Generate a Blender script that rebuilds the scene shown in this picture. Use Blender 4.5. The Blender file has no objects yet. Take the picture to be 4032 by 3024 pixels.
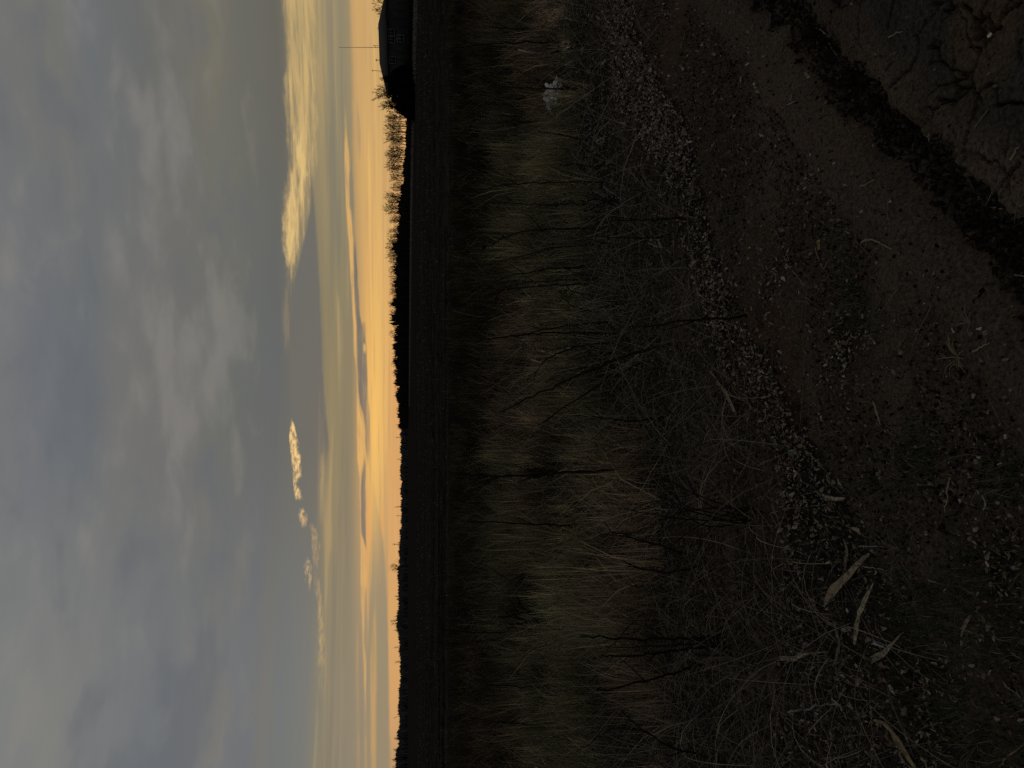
import bpy, math, random
import numpy as np

random.seed(7)
rng = np.random.default_rng(7)
scene = bpy.context.scene
coll = scene.collection

# ------------------------------------------------------------------ camera
# The photograph was taken with the phone turned on its side: the place's "up" points to the
# picture's left, its right-hand side to the picture's top.
CAM_H, FPX, PITCH = 1.6, 3050.0, math.radians(7.77)
SP, CP = math.sin(PITCH), math.cos(PITCH)
cam_data = bpy.data.cameras.new('camera')
cam_data.sensor_fit = 'HORIZONTAL'
cam_data.sensor_width = 36.0
cam_data.lens = 36.0 * FPX / 4032.0
cam_data.clip_start, cam_data.clip_end = 0.05, 20000.0
cam = bpy.data.objects.new('camera', cam_data)
coll.objects.link(cam)
from mathutils import Matrix, Vector
cam.matrix_world = Matrix(((0, 1, 0, 0), (-SP, 0, -CP, 0), (-CP, 0, SP, CAM_H), (0, 0, 0, 1)))
scene.camera = cam

vs = scene.view_settings
vs.view_transform = 'Standard'
vs.look = 'None'
vs.gamma = 1.0
vs.use_curve_mapping = False
vs.exposure = 0.0
scene.cycles.max_bounces = 3
scene.cycles.diffuse_bounces = 2
scene.cycles.use_denoising = False


def ray(xp, yp):
    """direction in the place for a spot of the photograph (xp across, yp down, 4032 x 3024)"""
    u, v = (1512 - yp) / FPX, (xp - 2016) / FPX
    return np.array([u, CP - v * SP, -SP - v * CP])


def gnd(xp, yp, z=0.0):
    d = ray(xp, yp)
    t = (z - CAM_H) / d[2]
    return np.array([d[0] * t, d[1] * t, z])


def at_depth(xp, yp, Y):
    d = ray(xp, yp)
    t = Y / d[1]
    return np.array([d[0] * t, Y, CAM_H + d[2] * t])


def to_px(x, y, z=0.0):
    """where a point of the place stands in the photograph (numpy arrays allowed)"""
    dz = z - CAM_H
    f = y * CP - dz * SP
    up = y * SP + dz * CP
    return 2016 - FPX * up / f, 1512 - FPX * x / f


def azel(xp, yp):
    d = ray(xp, yp)
    return math.degrees(math.atan2(d[0], d[1])), math.degrees(math.asin(d[2] / np.linalg.norm(d)))


def lin(r, g, b):
    f = lambda c: (c / 255 / 12.92) if c <= 10.3 else (((c / 255) + 0.055) / 1.055) ** 2.4
    return (f(r), f(g), f(b), 1.0)


# ------------------------------------------------------------------ sky
SUN_AZ, SUN_EL = -5.0, 1.5
world = bpy.data.worlds.new('World')
scene.world = world
world.use_nodes = True
world.cycles.sampling_method = 'MANUAL'
world.cycles.sample_map_resolution = 512
wt = world.node_tree
wt.nodes.clear()


class NB:
    def __init__(self, tree):
        self.t = tree

    def _in(self, sock, v):
        if hasattr(v, 'node'):
            self.t.links.new(v, sock)
        elif v is not None:
            sock.default_value = v

    def node(self, kind, **kw):
        n = self.t.nodes.new(kind)
        for k, v in kw.items():
            setattr(n, k, v)
        return n

    def m(self, op, a, b=None, c=None, clamp=False):
        n = self.node('ShaderNodeMath', operation=op, use_clamp=clamp)
        for i, v in enumerate((a, b, c)):
            if v is not None:
                self._in(n.inputs[i], v)
        return n.outputs[0]

    def ramp01(self, v, lo, hi):
        n = self.node('ShaderNodeMapRange', interpolation_type='SMOOTHSTEP', clamp=True)
        self._in(n.inputs['Value'], v)
        n.inputs['From Min'].default_value, n.inputs['From Max'].default_value = lo, hi
        return n.outputs['Result']

    def lin01(self, v, lo, hi, a=0.0, b=1.0):
        n = self.node('ShaderNodeMapRange', interpolation_type='LINEAR', clamp=True)
        self._in(n.inputs['Value'], v)
        n.inputs['From Min'].default_value, n.inputs['From Max'].default_value = lo, hi
        n.inputs['To Min'].default_value, n.inputs['To Max'].default_value = a, b
        return n.outputs['Result']

    def mix(self, fac, a, b, mode='MIX'):
        n = self.node('ShaderNodeMix', data_type='RGBA', blend_type=mode, clamp_factor=True)
        self._in(n.inputs[0], fac)
        self._in(n.inputs[6], a)
        self._in(n.inputs[7], b)
        return n.outputs[2]

    def xyz(self, x, y, z):
        n = self.node('ShaderNodeCombineXYZ')
        for i, v in enumerate((x, y, z)):
            self._in(n.inputs[i], v)
        return n.outputs[0]

    def noise(self, vec, scale, detail=3.0, rough=0.5, dist=0.0):
        n = self.node('ShaderNodeTexNoise')
        self._in(n.inputs['Vector'], vec)
        n.inputs['Scale'].default_value = scale
        n.inputs['Detail'].default_value = detail
        n.inputs['Roughness'].default_value = rough
        n.inputs['Distortion'].default_value = dist
        return n.outputs[0]

    def curve(self, v01, pts):
        n = self.node('ShaderNodeFloatCurve')
        c = n.mapping.curves[0]
        n.mapping.use_clip = False
        pts = sorted(pts)
        while len(c.points) < len(pts):
            c.points.new(0.5, 0.5)
        for p, (a, b) in zip(c.points, pts):
            p.location = (a, b)
            p.handle_type = 'AUTO_CLAMPED'
        n.mapping.update()
        self._in(n.inputs['Value'], v01)
        return n.outputs[0]

    def ramp(self, v01, stops):
        n = self.node('ShaderNodeValToRGB')
        cr = n.color_ramp
        cr.interpolation = 'LINEAR'
        stops = sorted(stops, key=lambda s: s[0])
        while len(cr.elements) < len(stops):
            cr.elements.new(0.5)
        for e, (p, c) in zip(cr.elements, stops):
            e.position = p
            e.color = c
        self._in(n.inputs[0], v01)
        return n.outputs[0]


W = NB(wt)
tc = W.node('ShaderNodeTexCoord')
sep = W.node('ShaderNodeSeparateXYZ')
wt.links.new(tc.outputs['Generated'], sep.inputs[0])
dx, dy, dz = sep.outputs
az = W.m('DEGREES', W.m('ARCTAN2', dx, dy))
el = W.m('DEGREES', W.m('ARCSINE', dz))
AZR, ELR = 40.0, 30.0                       # ranges of the curves in degrees
az01 = W.lin01(az, -AZR, AZR)

# streaky warp: cloud edges are drawn out sideways near the horizon
v_str = W.xyz(W.m('MULTIPLY', az, 0.16), W.m('MULTIPLY', el, 1.1), 0.0)
n1 = W.m('SUBTRACT', W.noise(v_str, 1.0, 4.0, 0.55), 0.5)
v_fin = W.xyz(W.m('MULTIPLY', az, 0.9), W.m('MULTIPLY', el, 3.2), 3.7)
n2 = W.m('SUBTRACT', W.noise(v_fin, 1.0, 4.0, 0.6), 0.5)
v_thin = W.xyz(W.m('MULTIPLY', az, 0.10), W.m('MULTIPLY', el, 4.5), 9.1)
n3 = W.m('SUBTRACT', W.noise(v_thin, 1.0, 3.0, 0.5), 0.5)
elw = W.m('ADD', el, W.m('ADD', W.m('MULTIPLY', n1, 0.22), W.m('MULTIPLY', n2, 0.12)))


def column(yp, stops):
    out = []
    for xp, rgb in stops:
        out.append((max(0.0, min(1.0, azel(xp, yp)[1] / ELR)), lin(*rgb)))
    out.append((1.0, lin(112, 114, 117)))
    return W.ramp(W.lin01(elw, 0.0, ELR), out)


col_r = column(150, [(0, (113, 113, 112)), (200, (116, 115, 110)), (350, (108, 111, 113)), (600, (107, 107, 104)),
                     (830, (115, 112, 101)), (950, (107, 106, 98)), (1090, (103, 101, 93)), (1115, (110, 106, 95)), (1140, (150, 135, 102)),
                     (1180, (160, 143, 105)), (1240, (158, 142, 105)), (1275, (150, 137, 106)), (1310, (139, 130, 108)), (1335, (150, 138, 108)),
                     (1355, (146, 135, 108)), (1375, (156, 139, 106)), (1390, (196, 158, 106)), (1410, (205, 165, 108)), (1500, (207, 168, 110)),
                     (1590, (206, 160, 103))])
col_c = column(1500, [(0, (117, 118, 119)), (150, (109, 112, 117)), (350, (105, 109, 113)), (460, (113, 113, 111)),
                      (700, (111, 110, 108)), (900, (104, 107, 104)), (1090, (98, 102, 103)), (1140, (104, 105, 101)),
                      (1250, (107, 106, 100)), (1275, (134, 124, 98)), (1300, (143, 131, 99)), (1340, (137, 128, 101)), (1385, (136, 126, 102)),
                      (1400, (160, 138, 103)), (1445, (224, 174, 103)), (1490, (232, 184, 108)), (1530, (219, 172, 106)),
                      (1555, (218, 163, 104)), (1590, (205, 150, 100))])
col_l = column(2850, [(0, (125, 127, 125)), (200, (126, 126, 123)), (400, (118, 120, 121)), (600, (113, 116, 119)),
                      (800, (118, 118, 117)), (980, (111, 114, 118)), (1030, (118, 117, 113)), (1100, (114, 118, 118)),
                      (1200, (121, 121, 116)), (1255, (133, 127, 110)), (1290, (143, 132, 109)), (1350, (139, 130, 110)), (1405, (145, 134, 113)),
                      (1490, (152, 138, 112)), (1525, (156, 139, 112)), (1545, (172, 142, 110)), (1590, (175, 138, 106))])
a_r, a_c, a_l = azel(1350, 150)[0], azel(1350, 1500)[0], azel(1350, 2850)[0]
sky = W.mix(W.ramp01(az, a_l, a_c), col_l, col_c)
sky = W.mix(W.ramp01(az, a_c, a_r), sky, col_r)


def layer(sky, pts, rgb, soft=0.12, rough=0.0, rscale=(1.0, 3.0), seed=0.0, thr=(0.35, 0.6), gain=1.0, warp=None):
    """a cloud bank: pts are (yp, upper xp, lower xp, opacity) along the horizon"""
    top, bot, op = [], [], []
    for yp, xt, xb, o in pts:
        a, e1 = azel(xt, yp)
        _, e0 = azel(xb, yp)
        p = (a + AZR) / (2 * AZR)
        top.append((p, e1 / ELR)); bot.append((p, e0 / ELR)); op.append((p, o))
    T = W.m('MULTIPLY', W.curve(az01, top), ELR)
    B = W.m('MULTIPLY', W.curve(az01, bot), ELR)
    O = W.curve(az01, op)
    e = warp if warp is not None else elw
    a = W.ramp01(W.m('SUBTRACT', T, e), -soft * 0.5, soft)
    b = W.ramp01(W.m('SUBTRACT', e, B), -soft * 0.5, soft)
    mk = W.m('MULTIPLY', W.m('MULTIPLY', a, b), O)
    if rough > 0:
        vec = W.xyz(W.m('MULTIPLY', az, rscale[0]), W.m('MULTIPLY', el, rscale[1]), seed)
        nz = W.ramp01(W.noise(vec, 1.0, 5.0, 0.6), *thr)
        mk = W.m('MULTIPLY', mk, W.m('ADD', 1.0 - rough, W.m('MULTIPLY', nz, rough)))
    c = lin(*rgb)
    c = (c[0] * gain, c[1] * gain, c[2] * gain, 1)
    return W.mix(mk, sky, c)


# upper overcast: broad soft patches on a high sheet, foreshortened towards the horizon
pl = W.m('ADD', W.m('ABSOLUTE', dz), 0.16)
v_pl = W.xyz(W.m('DIVIDE', dx, pl), W.m('MULTIPLY', W.m('DIVIDE', dy, pl), 1.5), 0.0)
q1 = W.noise(v_pl, 2.0, 3.5, 0.42, 0.2)
v_deck = W.xyz(W.m('MULTIPLY', az, 0.085), W.m('MULTIPLY', el, 0.24), 1.3)
q2 = W.noise(v_deck, 1.0, 4.5, 0.5, 0.35)
v_deck2 = W.xyz(W.m('MULTIPLY', az, 0.22), W.m('MULTIPLY', el, 0.62), 6.3)
q3 = W.noise(v_deck2, 1.0, 4.0, 0.5, 0.3)
mixq = W.m('ADD', W.m('MULTIPLY', q2, 0.62), W.m('MULTIPLY', q3, 0.38))
hi = W.ramp01(el, 8.5, 13.0)
sky = W.mix(W.m('MULTIPLY', W.ramp01(mixq, 0.49, 0.66), W.m('MULTIPLY', hi, 0.62)), sky, lin(134, 131, 127))
sky = W.mix(W.m('MULTIPLY', W.ramp01(mixq, 0.50, 0.34), W.m('MULTIPLY', hi, 0.60)), sky, lin(99, 103, 109))
mid = W.m('MULTIPLY', W.ramp01(el, 9.0, 11.0), W.ramp01(el, 16.0, 12.0))
sky = W.mix(W.m('MULTIPLY', W.ramp01(q3, 0.52, 0.7), W.m('MULTIPLY', mid, 0.35)), sky, lin(124, 119, 108))
bigw = W.m('ADD', el, W.m('ADD', W.m('MULTIPLY', n1, 0.6), W.m('MULTIPLY', n2, 0.75)))
base_sky = sky                               # plain cloud cover, before the banks near the sunset
# cream bank on the right and its fading tail
sky = layer(sky, [(-500, 1114, 1250, 0.7), (0, 1114, 1250, 0.8), (120, 1130, 1250, 0.85), (240, 1132, 1250, 0.9), (360, 1120, 1250, 0.95),
                  (480, 1132, 1248, 0.95), (570, 1139, 1245, 0.95), (660, 1141, 1240, 0.95), (710, 1133, 1232, 0.95), (760, 1125, 1222, 0.95),
                  (850, 1120, 1206, 1.0), (1000, 1120, 1182, 1.0), (1060, 1123, 1166, 0.85), (1110, 1124, 1152, 0.5), (1160, 1121, 1148, 0.34),
                  (1320, 1120, 1144, 0.30), (1420, 1125, 1140, 0.1), (1600, 1135, 1145, 0.0)],
            (206, 174, 117), soft=0.42, rough=0.92, rscale=(0.20, 2.9), seed=2.0, thr=(0.34, 0.62), warp=bigw)
sky = layer(sky, [(380, 1160, 1200, 0.0), (520, 1156, 1196, 0.5), (640, 1158, 1206, 0.9), (760, 1132, 1196, 0.9), (860, 1124, 1182, 0.9),
                  (1000, 1124, 1170, 0.9), (1060, 1126, 1146, 0.0)], (226, 193, 128), soft=0.24, rough=1.0, rscale=(0.5, 3.4), seed=4.4, thr=(0.36, 0.62), warp=bigw)
# grey sheet below it in the middle
sky = layer(sky, [(600, 1220, 1224, 0.0), (680, 1218, 1230, 0.6), (760, 1222, 1236, 0.8), (850, 1216, 1244, 0.9), (1000, 1185, 1253, 0.95),
                  (1180, 1146, 1262, 1.0), (1360, 1142, 1268, 1.0), (1540, 1142, 1277, 1.0), (1660, 1150, 1288, 1.0), (1750, 1150, 1296, 0.85),
                  (1810, 1160, 1292, 0.45), (1900, 1180, 1280, 0.0)], (107, 107, 102), soft=0.14)
# bright torn cloudlets at its upper edge
sky = layer(sky, [(1645, 1146, 1150, 0.0), (1672, 1146, 1164, 1.0), (1712, 1138, 1172, 1.0), (1755, 1141, 1175, 1.0), (1814, 1153, 1181, 1.0),
                  (1868, 1159, 1183, 1.0), (1905, 1161, 1174, 1.0), (1950, 1162, 1183, 1.0), (1972, 1166, 1176, 0.0)],
            (250, 208, 136), soft=0.16, rough=0.75, rscale=(2.0, 3.8), seed=5.0, thr=(0.36, 0.60), warp=bigw)
sky = layer(sky, [(1995, 1178, 1190, 0.0), (2012, 1172, 1200, 0.9), (2045, 1178, 1206, 0.9), (2080, 1190, 1200, 0.0)],
            (222, 184, 126), soft=0.22, rough=0.9, rscale=(3.0, 4.6), seed=7.5, thr=(0.36, 0.64), warp=bigw)
sky = layer(sky, [(2060, 1228, 1236, 0.0), (2090, 1224, 1246, 0.6), (2160, 1232, 1250, 0.55), (2260, 1240, 1252, 0.5), (2360, 1246, 1266, 0.7),
                  (2450, 1250, 1272, 0.75), (2560, 1252, 1272, 0.6), (2680, 1258, 1272, 0.25), (2800, 1260, 1270, 0.0)],
            (206, 172, 116), soft=0.22, rough=0.7, rscale=(1.8, 4.4), seed=11.0, thr=(0.36, 0.64), warp=bigw)
sky = layer(sky, [(2190, 1206, 1214, 0.0), (2225, 1198, 1228, 0.7), (2270, 1202, 1230, 0.7), (2330, 1214, 1226, 0.0)],
            (205, 172, 120), soft=0.2, rough=1.0, rscale=(2.6, 4.6), seed=13.0, thr=(0.38, 0.64), warp=bigw)
sky = layer(sky, [(1780, 1262, 1276, 0.0), (1850, 1259, 1278, 0.55), (1980, 1258, 1276, 0.5), (2080, 1260, 1272, 0.0)],
            (186, 162, 112), soft=0.2, rough=0.6, rscale=(0.6, 3.0), seed=12.0)
v_w = W.xyz(W.m('MULTIPLY', az, 0.055), W.m('MULTIPLY', el, 1.5), 14.0)
n4 = W.noise(v_w, 1.0, 4.0, 0.55, 0.25)
olive = W.m('MULTIPLY', W.ramp01(el, 3.9, 4.4), W.ramp01(el, 6.5, 5.4))
sky = W.mix(W.m('MULTIPLY', W.ramp01(n4, 0.50, 0.66), W.m('MULTIPLY', olive, 0.50)), sky, lin(184, 158, 112))
sky = W.mix(W.m('MULTIPLY', W.ramp01(n4, 0.49, 0.36), W.m('MULTIPLY', olive, 0.38)), sky, lin(116, 113, 105))
# low orange streaks and the grey slivers that cut them
thinw = W.m('ADD', el, W.m('ADD', W.m('MULTIPLY', n1, 0.08), W.m('ADD', W.m('MULTIPLY', n3, 0.14), W.m('MULTIPLY', n2, 0.10))))
OR = (221, 174, 108)
sky = layer(sky, [(400, 1356, 1360, 0.0), (512, 1356, 1366, 0.7), (663, 1356, 1380, 0.9), (784, 1359, 1378, 0.95), (874, 1365, 1386, 0.95),
                  (1000, 1374, 1393, 0.95), (1180, 1384, 1399, 0.95), (1300, 1391, 1404, 0.9), (1392, 1394, 1405, 0.8), (1450, 1402, 1407, 0.8),
                  (1542, 1405, 1411, 0.85), (1603, 1405, 1415, 0.95), (1651, 1405, 1425, 1.0), (1711, 1404, 1439, 1.0), (1783, 1405, 1434, 1.0),
                  (1832, 1408, 1428, 1.0), (1874, 1414, 1422, 0.9), (1964, 1416, 1421, 0.85), (2100, 1417, 1423, 0.8), (2150, 1418, 1440, 0.85),
                  (2220, 1419, 1448, 0.85), (2290, 1419, 1446, 0.85), (2360, 1421, 1436, 0.8), (2525, 1426, 1434, 0.7), (2600, 1430, 1443, 0.7),
                  (2740, 1434, 1444, 0.4), (2850, 1440, 1446, 0.0)], OR, soft=0.09, warp=thinw, rough=0.45, rscale=(0.45, 5.0), seed=31.0, thr=(0.36, 0.56))
leftw = W.m('ADD', el, W.m('ADD', W.m('MULTIPLY', n1, 0.16), W.m('ADD', W.m('MULTIPLY', n3, 0.16), W.m('MULTIPLY', n2, 0.06))))
GY = (114, 111, 104)
sky = layer(sky, [(600, 1382, 1386, 0.0), (640, 1380, 1385, 0.8), (723, 1377, 1391, 0.9), (813, 1380, 1394, 0.9), (862, 1389, 1393, 0.8), (880, 1390, 1392, 0.0)],
            (138, 128, 106), soft=0.07, warp=thinw)
sky = layer(sky, [(380, 1408, 1410, 0.0), (430, 1404, 1412, 0.6), (500, 1404, 1420, 0.65), (580, 1408, 1422, 0.6), (640, 1412, 1418, 0.0)],
            (166, 147, 111), soft=0.08, warp=thinw, rough=0.4, rscale=(0.5, 3.0))
sky = layer(sky, [(920, 1394, 1396, 0.0), (970, 1393, 1401, 0.8), (1060, 1393, 1409, 0.95), (1150, 1395, 1413, 0.95), (1241, 1402, 1421, 1.0),
                  (1331, 1406, 1439, 1.0), (1422, 1407, 1446, 1.0), (1512, 1409, 1450, 1.0), (1573, 1413, 1453, 1.0), (1633, 1428, 1457, 1.0),
                  (1693, 1437, 1458, 1.0), (1753, 1438, 1458, 0.9), (1800, 1442, 1455, 0.5), (1850, 1446, 1454, 0.0)], GY, soft=0.09, warp=thinw, rough=0.22, rscale=(0.4, 5.0), seed=33.0, thr=(0.36, 0.56))
sky = layer(sky, [(1790, 1434, 1436, 0.0), (1844, 1428, 1442, 0.9), (1904, 1422, 1440, 1.0), (1995, 1421, 1440, 1.0), (2092, 1423, 1440, 1.0),
                  (2130, 1431, 1442, 0.9), (2190, 1444, 1450, 0.4), (2240, 1448, 1452, 0.0)], (122, 117, 108), soft=0.07, warp=thinw)
sky = layer(sky, [(1262, 1430, 1438, 0.0), (1284, 1425, 1442, 0.8), (1313, 1427, 1443, 0.7), (1335, 1430, 1442, 0.0)], (160, 136, 100), soft=0.09)
sky = layer(sky, [(1350, 1430, 1438, 0.0), (1368, 1429, 1442, 0.8), (1384, 1430, 1441, 0.7), (1395, 1432, 1440, 0.0)], (226, 186, 116), soft=0.08)
# dull base of the low sky on the left, then its own streaks
sky = layer(sky, [(1800, 1466, 1470, 0.0), (1950, 1464, 1480, 0.35), (2100, 1464, 1506, 0.6), (2250, 1462, 1518, 0.85), (2450, 1452, 1526, 0.95),
                  (2700, 1445, 1528, 0.95), (3024, 1440, 1532, 0.95), (3400, 1440, 1532, 0.95)], (151, 138, 112), soft=0.10, warp=thinw)
sky = layer(sky, [(1930, 1443, 1462, 0.0), (1990, 1440, 1463, 0.95), (2090, 1440, 1463, 0.95), (2185, 1440, 1456, 0.95), (2300, 1443, 1453, 0.9),
                  (2463, 1447, 1451, 0.7), (2560, 1448, 1450, 0.0)], (216, 160, 102), soft=0.07, warp=thinw)
sky = layer(sky, [(1950, 1472, 1482, 0.0), (2030, 1471, 1484, 0.6), (2200, 1474, 1482, 0.55), (2340, 1476, 1480, 0.4), (2420, 1470, 1482, 0.6),
                  (2560, 1458, 1484, 0.75), (2800, 1456, 1484, 0.8), (3024, 1458, 1480, 0.65), (3300, 1458, 1480, 0.4)], (198, 158, 104), soft=0.16, warp=leftw, rough=0.5, rscale=(0.25, 3.0), seed=21.0, thr=(0.38, 0.6))
sky = layer(sky, [(1960, 1502, 1508, 0.0), (2010, 1498, 1514, 0.7), (2080, 1500, 1514, 0.7), (2115, 1506, 1512, 0.0)], (220, 162, 100), soft=0.08, warp=thinw)
sky = layer(sky, [(2400, 1404, 1408, 0.0), (2520, 1401, 1413, 0.5), (2700, 1400, 1416, 0.6), (3024, 1402, 1416, 0.45), (3300, 1402, 1416, 0.3)],
            (186, 150, 106), soft=0.14, warp=leftw, rough=0.6, rscale=(0.25, 3.0), seed=22.0, thr=(0.38, 0.6))
sky = layer(sky, [(2580, 1432, 1436, 0.0), (2700, 1430, 1442, 0.4), (2900, 1432, 1446, 0.6), (3024, 1432, 1446, 0.5), (3300, 1432, 1446, 0.3)],
            (196, 154, 106), soft=0.14, warp=leftw, rough=0.6, rscale=(0.25, 3.0), seed=23.0, thr=(0.38, 0.6))
sky = layer(sky, [(1250, 1536, 1640, 0.0), (1500, 1528, 1640, 0.35), (1750, 1525, 1640, 0.7), (2000, 1526, 1640, 0.9), (2400, 1527, 1640, 0.95),
                  (2750, 1530, 1640, 0.9), (3024, 1536, 1640, 0.4), (3400, 1540, 1640, 0.3)], (213, 163, 105), soft=0.14, warp=thinw)
# hot core where the sun went down, faint bars in the glow
gl = W.m('MULTIPLY', W.m('EXPONENT', W.m('MULTIPLY', W.m('POWER', W.m('DIVIDE', W.m('SUBTRACT', az, azel(1470, 1720)[0]), 7.0), 2.0), -1.0)),
         W.m('EXPONENT', W.m('MULTIPLY', W.m('POWER', W.m('DIVIDE', W.m('SUBTRACT', el, azel(1472, 1720)[1]), 0.45), 2.0), -1.0)))
sky = W.mix(W.m('MULTIPLY', gl, 0.45), sky, lin(255, 202, 106))
lowm = W.m('MULTIPLY', W.ramp01(az, -17.0, -6.0), W.ramp01(el, 3.4, 2.6))
bar = W.m('MULTIPLY', W.ramp01(n3, 0.02, 0.16), W.m('MULTIPLY', lowm, 0.6))
sky = W.mix(bar, sky, lin(196, 156, 105))
bar2 = W.m('MULTIPLY', W.ramp01(n3, -0.05, -0.2), W.m('MULTIPLY', lowm, 0.35))
sky = W.mix(bar2, sky, lin(244, 198, 118))

# away from the sunset the same cloud cover goes on, duller, without the glow
back = W.ramp01(W.m('ABSOLUTE', az), 40.0, 130.0)
dull = W.ramp(W.lin01(el, 0.0, 90.0), [(0.0, lin(100, 99, 98)), (0.3, lin(104, 106, 108)), (1.0, lin(96, 99, 104))])
dull = W.mix(W.m('MULTIPLY', W.ramp01(q1, 0.4, 0.7), 0.4), dull, lin(112, 112, 112))
dullf = W.ramp01(el, 28.0, 75.0)


def finish(c):
    return W.mix(dullf, W.mix(back, c, dull), dull)


sky, base_sky = finish(sky), finish(base_sky)

nish = W.node('ShaderNodeTexSky', sky_type='NISHITA')
nish.sun_disc = False
nish.sun_elevation = math.radians(SUN_EL)
nish.sun_rotation = math.radians(SUN_AZ)
clear = W.node('ShaderNodeBackground')
clear.inputs['Strength'].default_value = 0.05
wt.links.new(nish.outputs[0], clear.inputs['Color'])
cloud = W.node('ShaderNodeBackground')
cloud.inputs['Strength'].default_value = 1.0
wt.links.new(sky, cloud.inputs['Color'])
plain = W.node('ShaderNodeBackground')
wt.links.new(base_sky, plain.inputs['Color'])
low = W.m('MULTIPLY', W.ramp01(el, 11.0, 10.0), W.ramp01(W.m('ABSOLUTE', az), 75.0, 60.0))
over = W.node('ShaderNodeMixShader')         # the banks stand only low down around the sunset
wt.links.new(low, over.inputs[0])
wt.links.new(plain.outputs[0], over.inputs[1])
wt.links.new(cloud.outputs[0], over.inputs[2])
mixs = W.node('ShaderNodeMixShader')
mixs.inputs[0].default_value = 0.97          # cloud cover
wt.links.new(clear.outputs[0], mixs.inputs[1])
wt.links.new(over.outputs[0], mixs.inputs[2])
wout = W.node('ShaderNodeOutputWorld')
wt.links.new(mixs.outputs[0], wout.inputs['Surface'])

# the sun itself is down behind the clouds: almost nothing of it reaches the ground
sun_data = bpy.data.lights.new('sun', 'SUN')
sun_data.energy = 0.02
sun_data.angle = math.radians(20)
sun_data.color = (1.0, 0.75, 0.5)
sun = bpy.data.objects.new('sun', sun_data)
coll.objects.link(sun)
sd = Vector((math.sin(math.radians(SUN_AZ)), math.cos(math.radians(SUN_AZ)), math.tan(math.radians(4))))
sun.rotation_euler = sd.to_track_quat('Z', 'Y').to_euler()

# ------------------------------------------------------------------ helpers


class Noise2:
    """smooth value noise on a lattice"""

    def __init__(self, seed):
        self.g = np.random.default_rng(seed).random((256, 256))

    def at(self, x, y, s=1.0):
        x, y = np.asarray(x) * s, np.asarray(y) * s
        xi, yi = np.floor(x).astype(int), np.floor(y).astype(int)
        fx, fy = x - xi, y - yi
        fx, fy = fx * fx * (3 - 2 * fx), fy * fy * (3 - 2 * fy)
        g = self.g
        a = g[xi & 255, yi & 255]; b = g[(xi + 1) & 255, yi & 255]
        c = g[xi & 255, (yi + 1) & 255]; d = g[(xi + 1) & 255, (yi + 1) & 255]
        return (a * (1 - fx) + b * fx) * (1 - fy) + (c * (1 - fx) + d * fx) * fy

    def fbm(self, x, y, s=1.0, oct=4, gain=0.5):
        v, a, t = 0, 1.0, 0
        for k in range(oct):
            v = v + a * self.at(np.asarray(x) + 17.3 * k, np.asarray(y) - 9.1 * k, s)
            t += a
            a *= gain; s *= 2.03
        return v / t


NA, NBn, NC, ND = Noise2(1), Noise2(2), Noise2(3), Noise2(4)


def mesh_np(name, verts, faces, nper, mat=None, smooth=False, colors=None):
    """faces: flat index array with nper vertices each"""
    me = bpy.data.meshes.new(name)
    verts = np.asarray(verts, dtype=np.float32).reshape(-1, 3)
    faces = np.asarray(faces, dtype=np.int32).reshape(-1)
    me.vertices.add(len(verts))
    me.vertices.foreach_set('co', verts.ravel())
    me.loops.add(len(faces))
    me.loops.foreach_set('vertex_index', faces)
    nf = len(faces) // nper
    me.polygons.add(nf)
    me.polygons.foreach_set('loop_start', np.arange(nf, dtype=np.int32) * nper)
    me.polygons.foreach_set('loop_total', np.full(nf, nper, dtype=np.int32))
    if smooth:
        me.polygons.foreach_set('use_smooth', np.ones(nf, dtype=bool))
    if colors is not None:
        at = me.color_attributes.new('tint', 'FLOAT_COLOR', 'POINT')
        c = np.ones((len(verts), 4), dtype=np.float32)
        c[:, :3] = colors
        at.data.foreach_set('color', c.ravel())
    if mat is not None:
        me.materials.append(mat)
    me.update(calc_edges=True)
    me.validate()
    return me


def link(name, me, parent=None, loc=None):
    o = bpy.data.objects.new(name, me)
    coll.objects.link(o)
    if loc is not None:
        o.location = loc
    if parent is not None:
        o.parent = parent
    return o


def empty(name, loc=(0, 0, 0), rz=0.0):
    o = bpy.data.objects.new(name, None)
    coll.objects.link(o)
    o.location = loc
    o.rotation_euler = (0, 0, rz)
    o.empty_display_size = 0.2
    return o


def tag(o, label=None, cat=None, group=None, kind=None):
    if label: o['label'] = label
    if cat: o['category'] = cat
    if group: o['group'] = group
    if kind: o['kind'] = kind
    return o


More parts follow.
